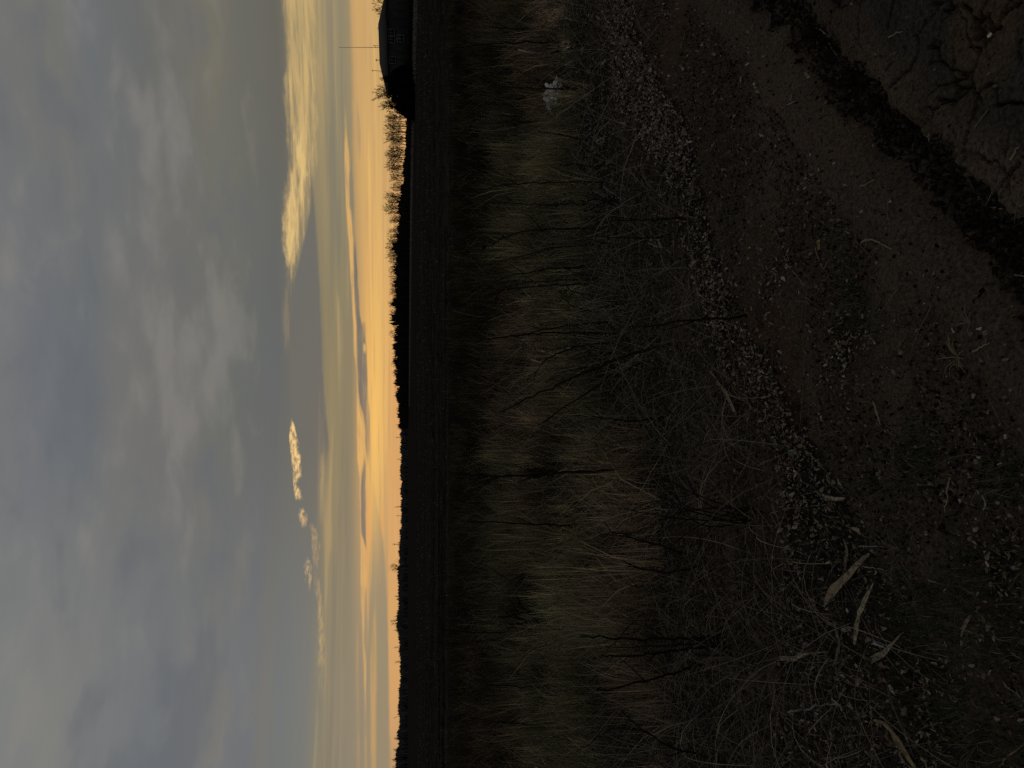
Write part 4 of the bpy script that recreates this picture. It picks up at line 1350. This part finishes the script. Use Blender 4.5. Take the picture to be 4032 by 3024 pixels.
GW = 'dark bare weed stalks standing in the dry grass'
LW = 'thin dark leafless weed stalk standing upright in the dry grass'
STALKS = [
    ([(2350, 896), (2091, 904), (2000, 925), (1933, 967)], 0.0085, 'dark weed stalk bending over to a drooping thick seed head', 2, True),
    ([(2330, 1046), (2160, 1058), (2000, 1087), (1942, 1112)], 0.0080, 'long dark stalk leaning left, just right of the hooked pair', 3, False),
    ([(2360, 1116), (2130, 1124), (2000, 1137), (1952, 1155), (1942, 1180), (1956, 1196)], 0.0085, 'dark stalk ending in a curled hook like a shepherd crook', 1, True),
    ([(2330, 1096), (2120, 1108), (2000, 1126), (1958, 1150)], 0.0070, 'thinner dark stalk right beside the crook ended one', 1, False),
    ([(2410, 1314), (2200, 1310), (2040, 1318), (1965, 1328), (1900, 1342)], 0.0085, 'straight dark stalk at the right edge of the leaning trio', 2, False),
    ([(2370, 1264), (2200, 1285), (2090, 1310), (1985, 1335)], 0.0080, 'dark stalk crossing over its straight neighbour near the top', 1, False),
    ([(2420, 1342), (2270, 1362), (2160, 1405), (2118, 1450), (2100, 1500)], 0.0080, 'dark stalk arching strongly over to the left', 2, False),
    ([(2640, 1352), (2480, 1395), (2384, 1430), (2230, 1500), (2090, 1562), (1975, 1620)], 0.0110, 'thickest dark branch slanting up to the left across the grass', 2, False),
    ([(2530, 1420), (2380, 1500), (2250, 1585), (2120, 1672)], 0.0075, 'dark slanting shoot parallel to the thickest branch', 2, False),
    ([(2560, 1836), (2420, 1846), (2226, 1862), (2000, 1876), (1800, 1872)], 0.0100, 'tall dark upright stalk left of the slanting branches', 2, False),
    ([(2290, 2074), (2150, 2066), (2000, 2060), (1820, 2050)], 0.0100, 'tall straight dark stalk alone in the left grass', 1, False),
    ([(2870, 2509), (2700, 2514), (2513, 2521), (2400, 2512), (2280, 2502)], 0.0085, 'long dark stalk, right one of the fan rising from black clump', 1, False),
    ([(2875, 2532), (2700, 2538), (2513, 2545), (2420, 2552)], 0.0070, 'short dark stalk in the middle of the fan from black clump', 1, False),
    ([(2868, 2545), (2728, 2550), (2600, 2570), (2513, 2584), (2383, 2581)], 0.0085, 'dark curved stalk, left one of the fan from black clump', 1, False),
    ([(2800, 2600), (2672, 2642), (2550, 2680), (2434, 2707), (2355, 2718)], 0.0075, 'dark stalk leaning far left below the fan', 1, False),
    ([(2579, 2352), (2500, 2440), (2387, 2563)], 0.0060, 'dark twig slanting across the fan of stalks', 0, False),
    ([(2650, 2350), (2560, 2325), (2467, 2297)], 0.0065, 'dark twig leaning right above the fan of stalks', 1, False),
    ([(2040, 2490), (1900, 2492), (1734, 2479)], 0.0105, 'right one of two tall dark stalks rising from far left clump', 1, False),
    ([(2045, 2498), (1930, 2520), (1800, 2534), (1701, 2532)], 0.0105, 'left one of two tall dark stalks rising from far left clump', 1, False),
    ([(2110, 118), (2030, 114), (1950, 108), (1895, 96)], 0.0120, 'dark twiggy shoot at the right frame edge above pale sticks', 4, False),
    ([(2190, 166), (2077, 167), (1950, 170), (1880, 174), (1815, 190)], 0.0110, 'dark stalk with a thick bent tip near the right frame edge', 1, True),
    ([(2260, 352), (2120, 348), (2030, 346), (1960, 342)], 0.0110, 'dark stalk standing right in front of the white plastic bag', 1, False),
    ([(2130, 330), (2075, 300), (2025, 268)], 0.0095, 'dark stub slanting right from beside the white plastic bag', 0, False),
    ([(2180, 478), (2090, 474), (2000, 482), (1905, 488)], 0.0095, 'dark stalk standing just left of the white plastic bag', 2, False),
    ([(2340, 716), (2200, 718), (2050, 722), (1950, 732), (1895, 748)], 0.0085, 'tall dark stalk midway between the bag and the drooping one', 2, False),
    ([(2300, 552), (2200, 528), (2120, 520)], 0.0080, 'short dark stalk with a kink left of the bag', 1, False),
    ([(2320, 800), (2180, 806), (2060, 800), (1920, 796)], 0.0070, 'slim dark stalk right of the drooping one', 2, False),
    ([(2350, 960), (2200, 970), (2050, 1010), (1950, 1030)], 0.0065, 'slim dark stalk between the drooping one and the hooked pair', 2, False),
    ([(2370, 1180), (2250, 1150), (2225, 1120), (2230, 1080)], 0.0060, 'dark stalk bowed over in a wide arc to the right', 0, False),
    ([(2350, 1235), (2260, 1215), (2228, 1180), (2226, 1140)], 0.0060, 'thin dark stem bowed in a low arc under the straight stalk', 0, False),
    ([(2960, 1240), (2700, 1262), (2500, 1290)], 0.0070, None, 1, False),
    ([(2720, 860), (2560, 866), (2400, 872)], 0.0070, None, 1, False),
    ([(2640, 930), (2480, 938), (2330, 930)], 0.0065, None, 1, False),
    ([(2620, 1640), (2480, 1660), (2330, 1640)], 0.0070, None, 2, False),
    ([(2700, 2180), (2500, 2120), (2400, 2090), (2380, 2060)], 0.0075, None, 1, False),
    ([(2760, 2230), (2600, 2260), (2450, 2210)], 0.0070, None, 1, False),
    ([(2800, 2990), (2600, 2930), (2440, 2800)], 0.0070, None, 1, False),
    ([(2560, 2900), (2420, 2860), (2270, 2960)], 0.0070, None, 1, False),
    ([(2200, 2700), (2050, 2706), (1880, 2690)], 0.0090, None, 1, False),
    ([(2200, 2860), (2060, 2850), (1850, 2830)], 0.0090, None, 1, False),
    ([(2100, 2330), (1960, 2260), (1890, 2210)], 0.0090, None, 1, False),
    ([(2450, 640), (2330, 660), (2200, 630)], 0.0070, None, 1, False),
]
for pts, r0, lab, sh, hd2 in STALKS:
    stalk(pts, r0 * 1.05, lab or LW, sh, group=None if lab else GW, head=hd2)

# dark shrub with many stems left of the middle, and a smaller clump
def shrub(base_px, tips, r0, label):
    b = gnd(*base_px)
    z0 = float(ground_z(b[0], b[1], False))
    root = empty('dead_shrub', (b[0], b[1], z0))
    tag(root, label, 'shrub')
    for tx, ty in tips:
        e = at_depth(tx, ty, b[1] + random.uniform(-0.25, 0.3)) - np.array([b[0], b[1], z0])
        m1 = e * 0.35 + np.array([random.gauss(0, 0.03), 0, 0.10]); m2 = e * 0.7 + np.array([random.gauss(0, 0.03), 0, 0.08])
        s0 = np.array([random.gauss(0, 0.05), random.gauss(0, 0.04), 0])
        c_ = np.array([s0, s0 * 0.4 + m1, m2, e])
        tq = np.linspace(0, 1, 9)
        S = np.stack([np.interp(tq, [0, 0.35, 0.7, 1], c_[:, k]) for k in range(3)], -1)
        for _ in range(2):
            S[1:-1] = (S[:-2] + 2 * S[1:-1] + S[2:]) / 4
        tb = MB(); tb.tube(S, np.linspace(r0, r0 * 0.3, 9), 4)
        for k in range(3):
            i = random.randint(3, 7)
            d_ = (S[i + 1] - S[i]) * 3 + np.array([random.gauss(0, 0.08), random.gauss(0, 0.05), random.gauss(0.02, 0.04)])
            tb.tube([S[i], S[i] + d_ * 0.5, S[i] + d_], [r0 * 0.4, r0 * 0.3, r0 * 0.2], 3)
        link('stem', tb.mesh('stem', M_stalk), root)


random.seed(21)
shrub((2960, 2020), [(2640, 1920), (2560, 1870), (2480, 2010), (2420, 2110), (2700, 1850), (2760, 2160), (2600, 2210), (2650, 2060), (2550, 1960)],
      0.0042, 'sprawling dark leafless shrub with many stems behind the corn leaves')
shrub((2140, 2440), [(2020, 2380), (1960, 2430), (2000, 2490), (2040, 2350), (1990, 2410), (2070, 2520)], 0.014, 'low black clump of dead stems in the far left grass')
shrub((2860, 2540), [(2740, 2480), (2700, 2590), (2790, 2440), (2650, 2545), (2760, 2620), (2720, 2530)], 0.0036, 'black clump of dead stems at the root of the stalk fan')
shrub((2400, 1330), [(2300, 1290), (2260, 1340), (2320, 1400), (2250, 1300), (2290, 1370)], 0.007, 'tuft of dark shoots at the foot of the leaning stalk trio')
shrub((2440, 800), [(2330, 740), (2300, 830), (2360, 870), (2310, 780), (2380, 700)], 0.007, 'dark spreading tuft of stems between the bag and drooping stalk')

# ------------------------------------------------------------------ twigs, sticks, corn leaves on the ground
def ground_poly(pts, lift=0.006):
    w = []
    for p in pts:
        g_ = gnd(*p)
        w.append([g_[0], g_[1], float(ground_z(g_[0], g_[1])) + lift])
    w = np.array(w)
    t = np.concatenate([[0], np.cumsum(np.linalg.norm(np.diff(w, axis=0), axis=1))])
    tt_ = np.linspace(0, t[-1], max(5, 3 * len(pts)))
    S = np.stack([np.interp(tt_, t, w[:, k]) for k in range(3)], -1)
    if len(pts) > 2:
        S[1:-1] = (S[:-2] + 2 * S[1:-1] + S[2:]) / 4
    zg = ground_z(S[:, 0], S[:, 1]) + lift * 0.8
    S[:, 2] = np.maximum(S[:, 2], zg)
    return S


PALE, TAN, GREY, BROWN = (0.30, 0.26, 0.19), (0.24, 0.19, 0.125), (0.26, 0.245, 0.225), (0.13, 0.105, 0.080)
TW = [
    ([(3205, 107), (3230, 122), (3247, 145), (3257, 190), (3243, 238)], .0032, TAN, 'thin tan stick bent like a bow lying in the dark rut'),
    ([(3518, 148), (3565, 120)], .0030, TAN, 'short straight tan twig on the cracked mud'),
    ([(3855, 503), (3915, 425)], .0032, BROWN, 'straight brown twig beside the wide crack in the mud'),
    ([(4002, 632), (4032, 580)], .0040, TAN, 'tan twig cut off by the bottom edge of the track'),
    ([(3660, 553), (3668, 523)], .0024, TAN, 'tiny tan twig in the middle of the track'),
    ([(3430, 735), (3475, 708)], .0026, TAN, 'short tan twig on the dusty lip of the rut'),
    ([(3132, 415), (3175, 400)], .0026, PALE, 'short pale twig lying across another on the dusty lip'),
    ([(3152, 402), (3155, 368)], .0030, TAN, 'stubby twig pointing at the short pale one it touches'),
    ([(3024, 336), (3040, 345), (3060, 352), (3073, 346)], .0024, BROWN, 'small curved brown twig above the dusty lip of the rut'),
    ([(3411, 957), (3454, 942), (3500, 962), (3551, 985)], .0034, TAN, 'tan stick broken at an angle in the middle of the verge'),
    ([(3383, 942), (3410, 968), (3446, 1014)], .0024, BROWN, 'thin brown twig next to the broken tan stick'),
    ([(3532, 780), (3537, 870), (3500, 905)], .0020, BROWN, 'long thin twig bent at its lower end near the rut'),
    ([(3093, 1034), (3140, 1078), (3190, 1130)], .0030, TAN, 'straight tan stick in the leaf patch of the verge'),
    ([(3225, 975), (3240, 1020), (3258, 1065), (3275, 1030)], .0024, TAN, 'forked tan twig above the green grass patch'),
    ([(3182, 826), (3222, 860)], .0022, TAN, 'short thin twig high on the bare verge'),
    ([(3810, 790), (3845, 832)], .0028, TAN, 'short tan twig on the far side of the rut'),
    ([(3850, 810), (3900, 818), (3940, 822)], .0026, TAN, 'knobbly tan twig lying just below a shorter one'),
    ([(3966, 1085), (4032, 1087)], .0028, PALE, 'pale straight twig running out of the frame at the rut'),
    ([(3965, 1092), (4010, 1045)], .0022, BROWN, 'brown twig crossing the pale one at the rut'),
    ([(3860, 1384), (3905, 1370), (3950, 1352)], .0030, TAN, 'straight tan twig beside the star shaped straw tuft'),
    ([(3755, 1880), (3748, 1950), (3728, 2018)], .0032, TAN, 'slightly bent tan twig near the dark hollow'),
    ([(3402, 2152), (3490, 2152)], .0026, GREY, 'pale grey straight twig beside the longest corn leaf'),
    ([(3420, 2230), (3460, 2235), (3500, 2243)], .0026, GREY, 'pale grey twig below the longest corn leaf end'),
    ([(3000, 1832), (3075, 1792), (3165, 1766)], .0026, TAN, 'thin tan stem near the bit of green plastic'),
    ([(3200, 1780), (3260, 1850), (3335, 1950)], .0026, TAN, 'long thin stem lying over the leaves towards the husk scrap'),
    ([(3275, 1870), (3310, 1915)], .0034, TAN, 'short thicker stem beside the husk scrap'),
    ([(3110, 1855), (3180, 1890), (3230, 1935), (3340, 2050)], .0026, BROWN, 'long brown stem curving through the leaf litter'),
    ([(3080, 2000), (3150, 1960), (3230, 1932)], .0026, TAN, 'tan stem forking off the long brown curved one'),
    ([(3040, 2020), (3150, 1995), (3280, 1985)], .0026, TAN, 'tan stem lying just left of the forking one'),
    ([(3130, 2210), (3220, 2222), (3330, 2212)], .0030, TAN, 'bowed tan stem at the upper end of the longest corn leaf'),
    ([(3060, 2240), (3110, 2210), (3143, 2165)], .0026, TAN, 'curved tan stem near the dark shrub'),
    ([(3120, 2807), (3160, 2793), (3200, 2785), (3250, 2776), (3305, 2775)], .0058, GREY, 'thick pale grey stick lying in the leaf litter'),
    ([(2375, 735), (2410, 758), (2450, 790)], .0070, GREY, 'pale stick slanting at the foot of the dark stem tuft'),
    ([(2560, 955), (2610, 975), (2660, 1000)], .0060, GREY, 'pale stick lying behind the leaf band'),
    ([(2520, 1010), (2570, 1040), (2600, 1075)], .0045, BROWN, 'thin curved stem left of the pale stick behind the leaves'),
    ([(2345, 558), (2382, 535)], .0060, GREY, 'short pale stick in the weeds left of the bag'),
    ([(2462, 1695), (2463, 1750), (2462, 1800)], .0045, GREY, 'pale thin stem lying crosswise by the tall upright stalk'),
    ([(2675, 190), (2695, 135)], .0034, TAN, 'long thin stem on the bare verge near the frame edge'),
    ([(2940, 2260), (2990, 2300), (3040, 2370)], .0026, BROWN, 'brown stem running out from under the dark shrub'),
    ([(3680, 2545), (3720, 2580), (3770, 2585)], .0026, BROWN, 'thin stem crossing the dark green grass'),
    ([(3950, 2690), (4032, 2745)], .0034, TAN, 'yellowish stem slanting out of the bottom edge'),
    ([(3660, 2280), (3700, 2300)], .0030, TAN, 'yellowish short stem in the green grass'),
    ([(3945, 3020), (4032, 2935)], .0036, TAN, 'tan stem in the bottom left corner'),
    ([(2560, 2900), (2630, 2860), (2770, 2830)], .0050, TAN, 'long pale curved stem arching in the near left weeds'),
    ([(2520, 2950), (2600, 2900), (2640, 2890)], .0045, TAN, 'pale stem next to the long curved one in the near left weeds'),
    ([(2040, 195), (2050, 200), (2070, 206), (2100, 208), (2130, 208)], .010, (0.55, 0.53, 0.49), 'bright pale curved stick standing near the frame edge'),
    ([(2010, 256), (2035, 250), (2072, 243)], .009, (0.33, 0.31, 0.28), 'pale crooked stick right of the plastic bag'),
]
for pts, r0, c_, lab in TW:
    if 'standing' in lab or 'crooked' in lab or 'arching' in lab:
        b = gnd(*pts[-1])
        S = np.array([at_depth(p[0], p[1], b[1]) for p in pts[::-1]])
        S[0, 2] = float(ground_z(b[0], b[1], False)) - 0.005
    else:
        S = ground_poly(pts, r0 + 0.004)
    base = S[0].copy()
    S = S + np.random.default_rng(int(sum(pts[0]))).normal(0, r0 * 0.5, S.shape)
    rr = r0 * np.linspace(1.0, 0.6, len(S))
    tb = MB(); tb.tube(S - base, rr, 5, c_, cap=True)
    tag(link('twig', tb.mesh('twig', M_twig, True), loc=tuple(base)), lab, 'twig')


def husk(pts, wpx, label, col=(0.30, 0.235, 0.15), name='corn_leaf', lift=0.018, cup=0.5):
    """a dry corn leaf: a cupped ribbon with a raised midrib, lying along the spots of the photograph"""
    S = ground_poly(pts, lift)
    n = len(S)
    base = S[n // 2].copy()
    wm_ = np.interp(np.linspace(0, 1, n), np.linspace(0, 1, len(wpx)), wpx)
    dist = np.linalg.norm(S - np.array([0, 0, CAM_H]), axis=1)
    wid = wm_ / FPX * dist * 0.34 * (1 + 0.18 * np.random.default_rng(int(pts[0][0])).normal(0, 1, n))
    tan = np.gradient(S, axis=0); tan[:, 2] = 0
    tan /= np.linalg.norm(tan, axis=1, keepdims=True)
    sd_ = np.stack([-tan[:, 1], tan[:, 0], np.zeros(n)], -1)
    r = np.random.default_rng(int(sum(pts[0])))
    tw = np.cumsum(r.normal(0, 0.18, n))
    V, C = [], []
    prof = [(-1, 1.0), (-0.5, 0.25), (0, 0.12), (0.5, 0.2), (1, 0.9)]
    for i in range(n):
        for a, hgt in prof:
            q = S[i] - base + sd_[i] * wid[i] * a + np.array([0, 0, wid[i] * (cup * hgt + a * math.sin(tw[i]) * 0.4)])
            V.append(q + r.normal(0, 0.0008, 3))
            C.append(np.array(col) * (0.60 + 0.55 * r.random()) * (1.15 if a == 0 else 1.0))
    F = []
    for i in range(n - 1):
        for k in range(4):
            a = i * 5 + k
            F += [a, a + 1, a + 6, a, a + 6, a + 5]
    me = mesh_np(name, np.array(V), F, 3, M_husk, True, np.array(C))
    o = link(name, me, loc=tuple(base))
    md = o.modifiers.new('thickness', 'SOLIDIFY')
    md.thickness = 0.0012
    tag(o, label, 'corn leaf')
    return o


husk([(3443, 2181), (3373, 2246), (3318, 2305), (3275, 2365), (3250, 2387)], [14, 42, 40, 46, 8], 'longest and widest dry corn leaf slanting across the litter', (0.30, 0.225, 0.145))
husk([(3452, 2297), (3434, 2367), (3410, 2437), (3373, 2539)], [14, 32, 40, 14], 'dry corn leaf with wrinkled upper half beside the longest one', (0.36, 0.30, 0.19))
husk([(3322, 2451), (3331, 2530), (3322, 2586), (3308, 2623)], [24, 28, 22, 10], 'dull brown corn leaf lying between three others', (0.17, 0.14, 0.105))
husk([(3093, 2590), (3140, 2597), (3180, 2580), (3215, 2570), (3270, 2567)], [22, 34, 24, 8, 5], 'corn leaf shaped like a ladle with a thin tail', (0.33, 0.27, 0.20))
husk([(3555, 2488), (3530, 2535), (3500, 2575), (3466, 2597)], [8, 16, 30, 36], 'corn leaf broadening to a torn blunt end by the white scrap', (0.32, 0.27, 0.18))
husk([(3462, 2833), (3504, 2842), (3536, 2898), (3592, 2973), (3640, 3040)], [8, 18, 34, 34, 26], 'yellowish brown corn leaf running out at the left frame edge', (0.30, 0.22, 0.12))
husk([(3630, 2982), (3660, 3002), (3690, 3024)], [10, 20, 16], 'small bright corn leaf piece beside the yellowish brown one', (0.36, 0.30, 0.18))
husk([(3294, 2749), (3330, 2785), (3372, 2826)], [18, 20, 6], 'short folded corn leaf next to the thick grey stick', (0.34, 0.28, 0.18))
husk([(2809, 1455), (2845, 1500), (2886, 1545), (2922, 1631)], [10, 24, 28, 18], 'long corn leaf lying alone among the weeds behind the litter', (0.30, 0.24, 0.155))
husk([(3373, 2078), (3395, 2088), (3418, 2104)], [14, 22, 10], 'stubby corn leaf scrap above the longest leaf', (0.30, 0.25, 0.17))
husk([(3285, 1950), (3315, 1965), (3348, 1964)], [10, 24, 10], 'curled husk scrap on the middle of the leaf band', (0.34, 0.28, 0.20))
husk([(3345, 2120), (3348, 2165), (3340, 2200), (3343, 2246)], [10, 24, 26, 10], 'corn leaf standing on edge right of the longest leaf', (0.20, 0.165, 0.12))
husk([(3840, 2425), (3818, 2470), (3802, 2505)], [16, 22, 14], 'pinkish brown husk piece in the dark green grass', (0.28, 0.20, 0.15))
husk([(3462, 1576), (3472, 1625), (3484, 1672)], [8, 16, 6], 'narrow pale chip of stalk on the bare verge', (0.30, 0.24, 0.14))
husk([(2603, 940), (2610, 960), (2616, 985)], [10, 16, 8], 'small pale husk piece glowing in the dark weeds', (0.42, 0.33, 0.22))
husk([(2370, 260), (2395, 232), (2400, 205)], [10, 18, 6], 'yellowish husk tuft behind the upper end of the leaf band', (0.26, 0.22, 0.12))
husk([(3250, 945), (3252, 985)], [24, 24], 'small square chip of wood on the bare verge', (0.22, 0.155, 0.07), cup=0.05)
husk([(2600, 795), (2608, 780), (2612, 765)], [6, 20, 8], 'tiny bright chip at the foot of the weeds', (0.4, 0.30, 0.2))

# big single leaves that can be told apart
LEAFM = []
for k in range(6):
    sv, sf = leaf_shape(300 + k)
    cc_ = 1.0 * np.array([(0.25, 0.20, 0.155), (0.17, 0.132, 0.10), (0.31, 0.255, 0.20), (0.22, 0.175, 0.105), (0.13, 0.10, 0.076), (0.26, 0.21, 0.175)][k])
    LEAFM.append(mesh_np('fallen_leaf', sv, sf.ravel(), 3, M_leaf, False, np.tile(cc_, (len(sv), 1))))


def leaves_at(n, cx, cy, sx, sy, label, group, s0, s1):
    k = 0
    while k < n:
        xp, yp = random.gauss(cx, sx), random.gauss(cy, sy)
        if xp > 4020 or yp > 3015 or yp < 5:
            continue
        g_ = gnd(xp, yp)
        if rut_s(g_[0], g_[1]) > -0.15:
            continue
        o = link('fallen_leaf', LEAFM[random.randint(0, 5)])
        o.location = (g_[0], g_[1], float(ground_z(g_[0], g_[1])) + 0.012)
        o.rotation_euler = (random.gauss(0, 0.45), random.gauss(0, 0.45), random.random() * 6.28)
        s = random.uniform(s0, s1)
        o.scale = (s, s, s)
        tag(o, label, 'leaf', group)
        k += 1


random.seed(5)
leaves_at(44, 3450, 2760, 110, 170, 'curled grey brown fallen leaf in the litter around the corn leaves', 'larger leaves around the corn leaves', 0.018, 0.034)
leaves_at(40, 3200, 1900, 90, 170, 'curled brown fallen leaf in the middle of the leaf band', 'larger leaves in the middle of the leaf band', 0.020, 0.032)
leaves_at(26, 3350, 1350, 50, 90, 'pale fallen leaf in the patch beside the green grass', 'leaves in the patch beside the green grass', 0.016, 0.026)
leaves_at(18, 3900, 2420, 80, 240, 'pale fallen leaf lying near the bottom edge by the dark grass', 'leaves near the bottom edge', 0.014, 0.024)
leaves_at(14, 2500, 350, 35, 150, 'fallen leaf at the far right end of the leaf band', 'leaves at the far end of the band', 0.026, 0.036)

# star shaped tuft of straw
def straw_tuft(cp, n_, L, label, col=(0.26, 0.215, 0.13)):
    g_ = gnd(*cp)
    z0 = float(ground_z(g_[0], g_[1]))
    root = empty('straw_tuft', (g_[0], g_[1], z0))
    tag(root, label, 'straw tuft')
    for k in range(n_):
        a = random.random() * 6.28
        l_2 = L * random.uniform(0.5, 1.1)
        e_ = np.array([math.cos(a) * l_2, math.sin(a) * l_2, l_2 * random.uniform(0.05, 0.5)])
        sb = MB(); sb.tube([np.zeros(3), e_ * 0.5 + np.array([0, 0, 0.2 * l_2]), e_], [0.0018, 0.0014, 0.0007], 3, np.array(col) * random.uniform(0.6, 1.2))
        link('straw_blade', sb.mesh('straw_blade', M_twig), root)


straw_tuft((3780, 1405), 16, 0.07, 'star shaped tuft of yellowish straw on the verge')
straw_tuft((3865, 1270), 9, 0.055, 'small sparse straw tuft above the star shaped one', (0.18, 0.15, 0.11))
straw_tuft((2880, 590), 8, 0.08, 'little straw tuft on the bare verge below the leaf band', (0.20, 0.165, 0.12))
straw_tuft((3550, 2170), 12, 0.085, 'dull straw tuft left of the pale grey twig', (0.13, 0.105, 0.09))
straw_tuft((3870, 2930), 14, 0.10, 'broad dull straw tuft near the bottom left corner', (0.13, 0.11, 0.085))

# ------------------------------------------------------------------ plastic bag and small bright bits
b = gnd(2188, 378)
r = np.random.default_rng(77)
nu, nv = 16, 24
V, F = [], []
for i in range(nu + 1):
    th = math.pi * i / nu
    for j in range(nv):
        ph = 2 * math.pi * j / nv
        d_ = np.array([math.sin(th) * math.cos(ph), math.sin(th) * math.sin(ph), math.cos(th)])
        fold = 0.75 + 0.5 * abs(math.sin(3.1 * ph + 2.2 * th + 1.0)) * abs(math.sin(2.3 * th + 1.7 * ph)) + 0.25 * float(NA.at(d_[0] * 4 + 9, d_[2] * 4 + d_[1] * 3 + 9)) - 0.1
        knot = 1.0 + 0.7 * math.exp(-((ph - 2.6) / 0.25) ** 2 - ((th - 0.9) / 0.25) ** 2)
        V.append(d_ * np.array([0.150, 0.10, 0.105]) * fold * knot * (0.75 + 0.5 * r.random()) + r.normal(0, 0.005, 3))
for i in range(nu):
    for j in range(nv):
        a, c = i * nv + j, i * nv + (j + 1) % nv
        F += [a, c, c + nv, a, c + nv, a + nv]
V = np.array(V)
V[:, 2] -= V[:, 2].min()
me = mesh_np('plastic_bag', V, F, 3, M_bag, False)
tag(link('plastic_bag', me, loc=(b[0], b[1], float(ground_z(b[0], b[1], False)) - 0.01)), 'crumpled white plastic bag lying behind the dark stems', 'bag')


def pebble(cp, size, col, name, label, cat, flat=0.5, seed=1):
    g_ = gnd(*cp)
    r = np.random.default_rng(seed)
    V, F = [], []
    for i in range(6):
        th = math.pi * i / 5
        for j in range(8):
            ph = 2 * math.pi * j / 8
            V.append(np.array([math.sin(th) * math.cos(ph) * 0.7, math.sin(th) * math.sin(ph), math.cos(th) * flat]) * size * (1 + 0.1 * r.normal()))
    for i in range(5):
        for j in range(8):
            a, c = i * 8 + j, i * 8 + (j + 1) % 8
            F += [a, c, c + 8, a, c + 8, a + 8]
    m_ = material(name, col, rough=0.7, spec=0.2, nscale=90, namt=0.15)
    o = link(name, mesh_np(name, np.array(V), F, 3, m_, True), loc=(g_[0], g_[1], float(ground_z(g_[0], g_[1])) + size * flat * 0.6))
    o.rotation_euler = (0, 0, random.random() * 3)
    tag(o, label, cat)


pebble((3907, 138), 0.0085, (0.62, 0.55, 0.40), 'corn_kernel', 'bright cream grain lying by a crack in the mud', 'grain', 0.5, 3)
pebble((3968, 1719), 0.008, (0.40, 0.37, 0.30), 'stone', 'small pale stone near the bottom edge', 'stone', 0.6, 4)
pebble((2440, 1853), 0.016, (0.45, 0.40, 0.26), 'snail_shell', 'pale round speck beside the tall upright stalk', 'shell', 0.8, 5)
pebble((2246, 1140), 0.02, (0.40, 0.38, 0.30), 'snail_shell', 'pale round speck beside the crook ended stalk', 'shell', 0.8, 6)
pebble((2893, 1852), 0.014, (0.36, 0.22, 0.20), 'stone', 'small pinkish stone behind the leaf band', 'stone', 0.7, 8)
husk([(3088, 1750), (3100, 1765), (3112, 1785)], [8, 14, 8], 'small scrap of green plastic in the leaf litter', (0.015, 0.16, 0.075), name='plastic_scrap')['category'] = 'plastic scrap'
husk([(3465, 2520), (3480, 2530), (3500, 2548)], [8, 16, 8], 'small crumpled white scrap beside the torn corn leaf', (0.45, 0.48, 0.46), name='paper_scrap')['category'] = 'paper scrap'
husk([(3905, 2010), (3915, 1985), (3900, 1965), (3890, 1950)], [6, 10, 8, 5], 'pale crooked scrap near the bottom edge', (0.34, 0.32, 0.28), name='paper_scrap')['category'] = 'paper scrap'
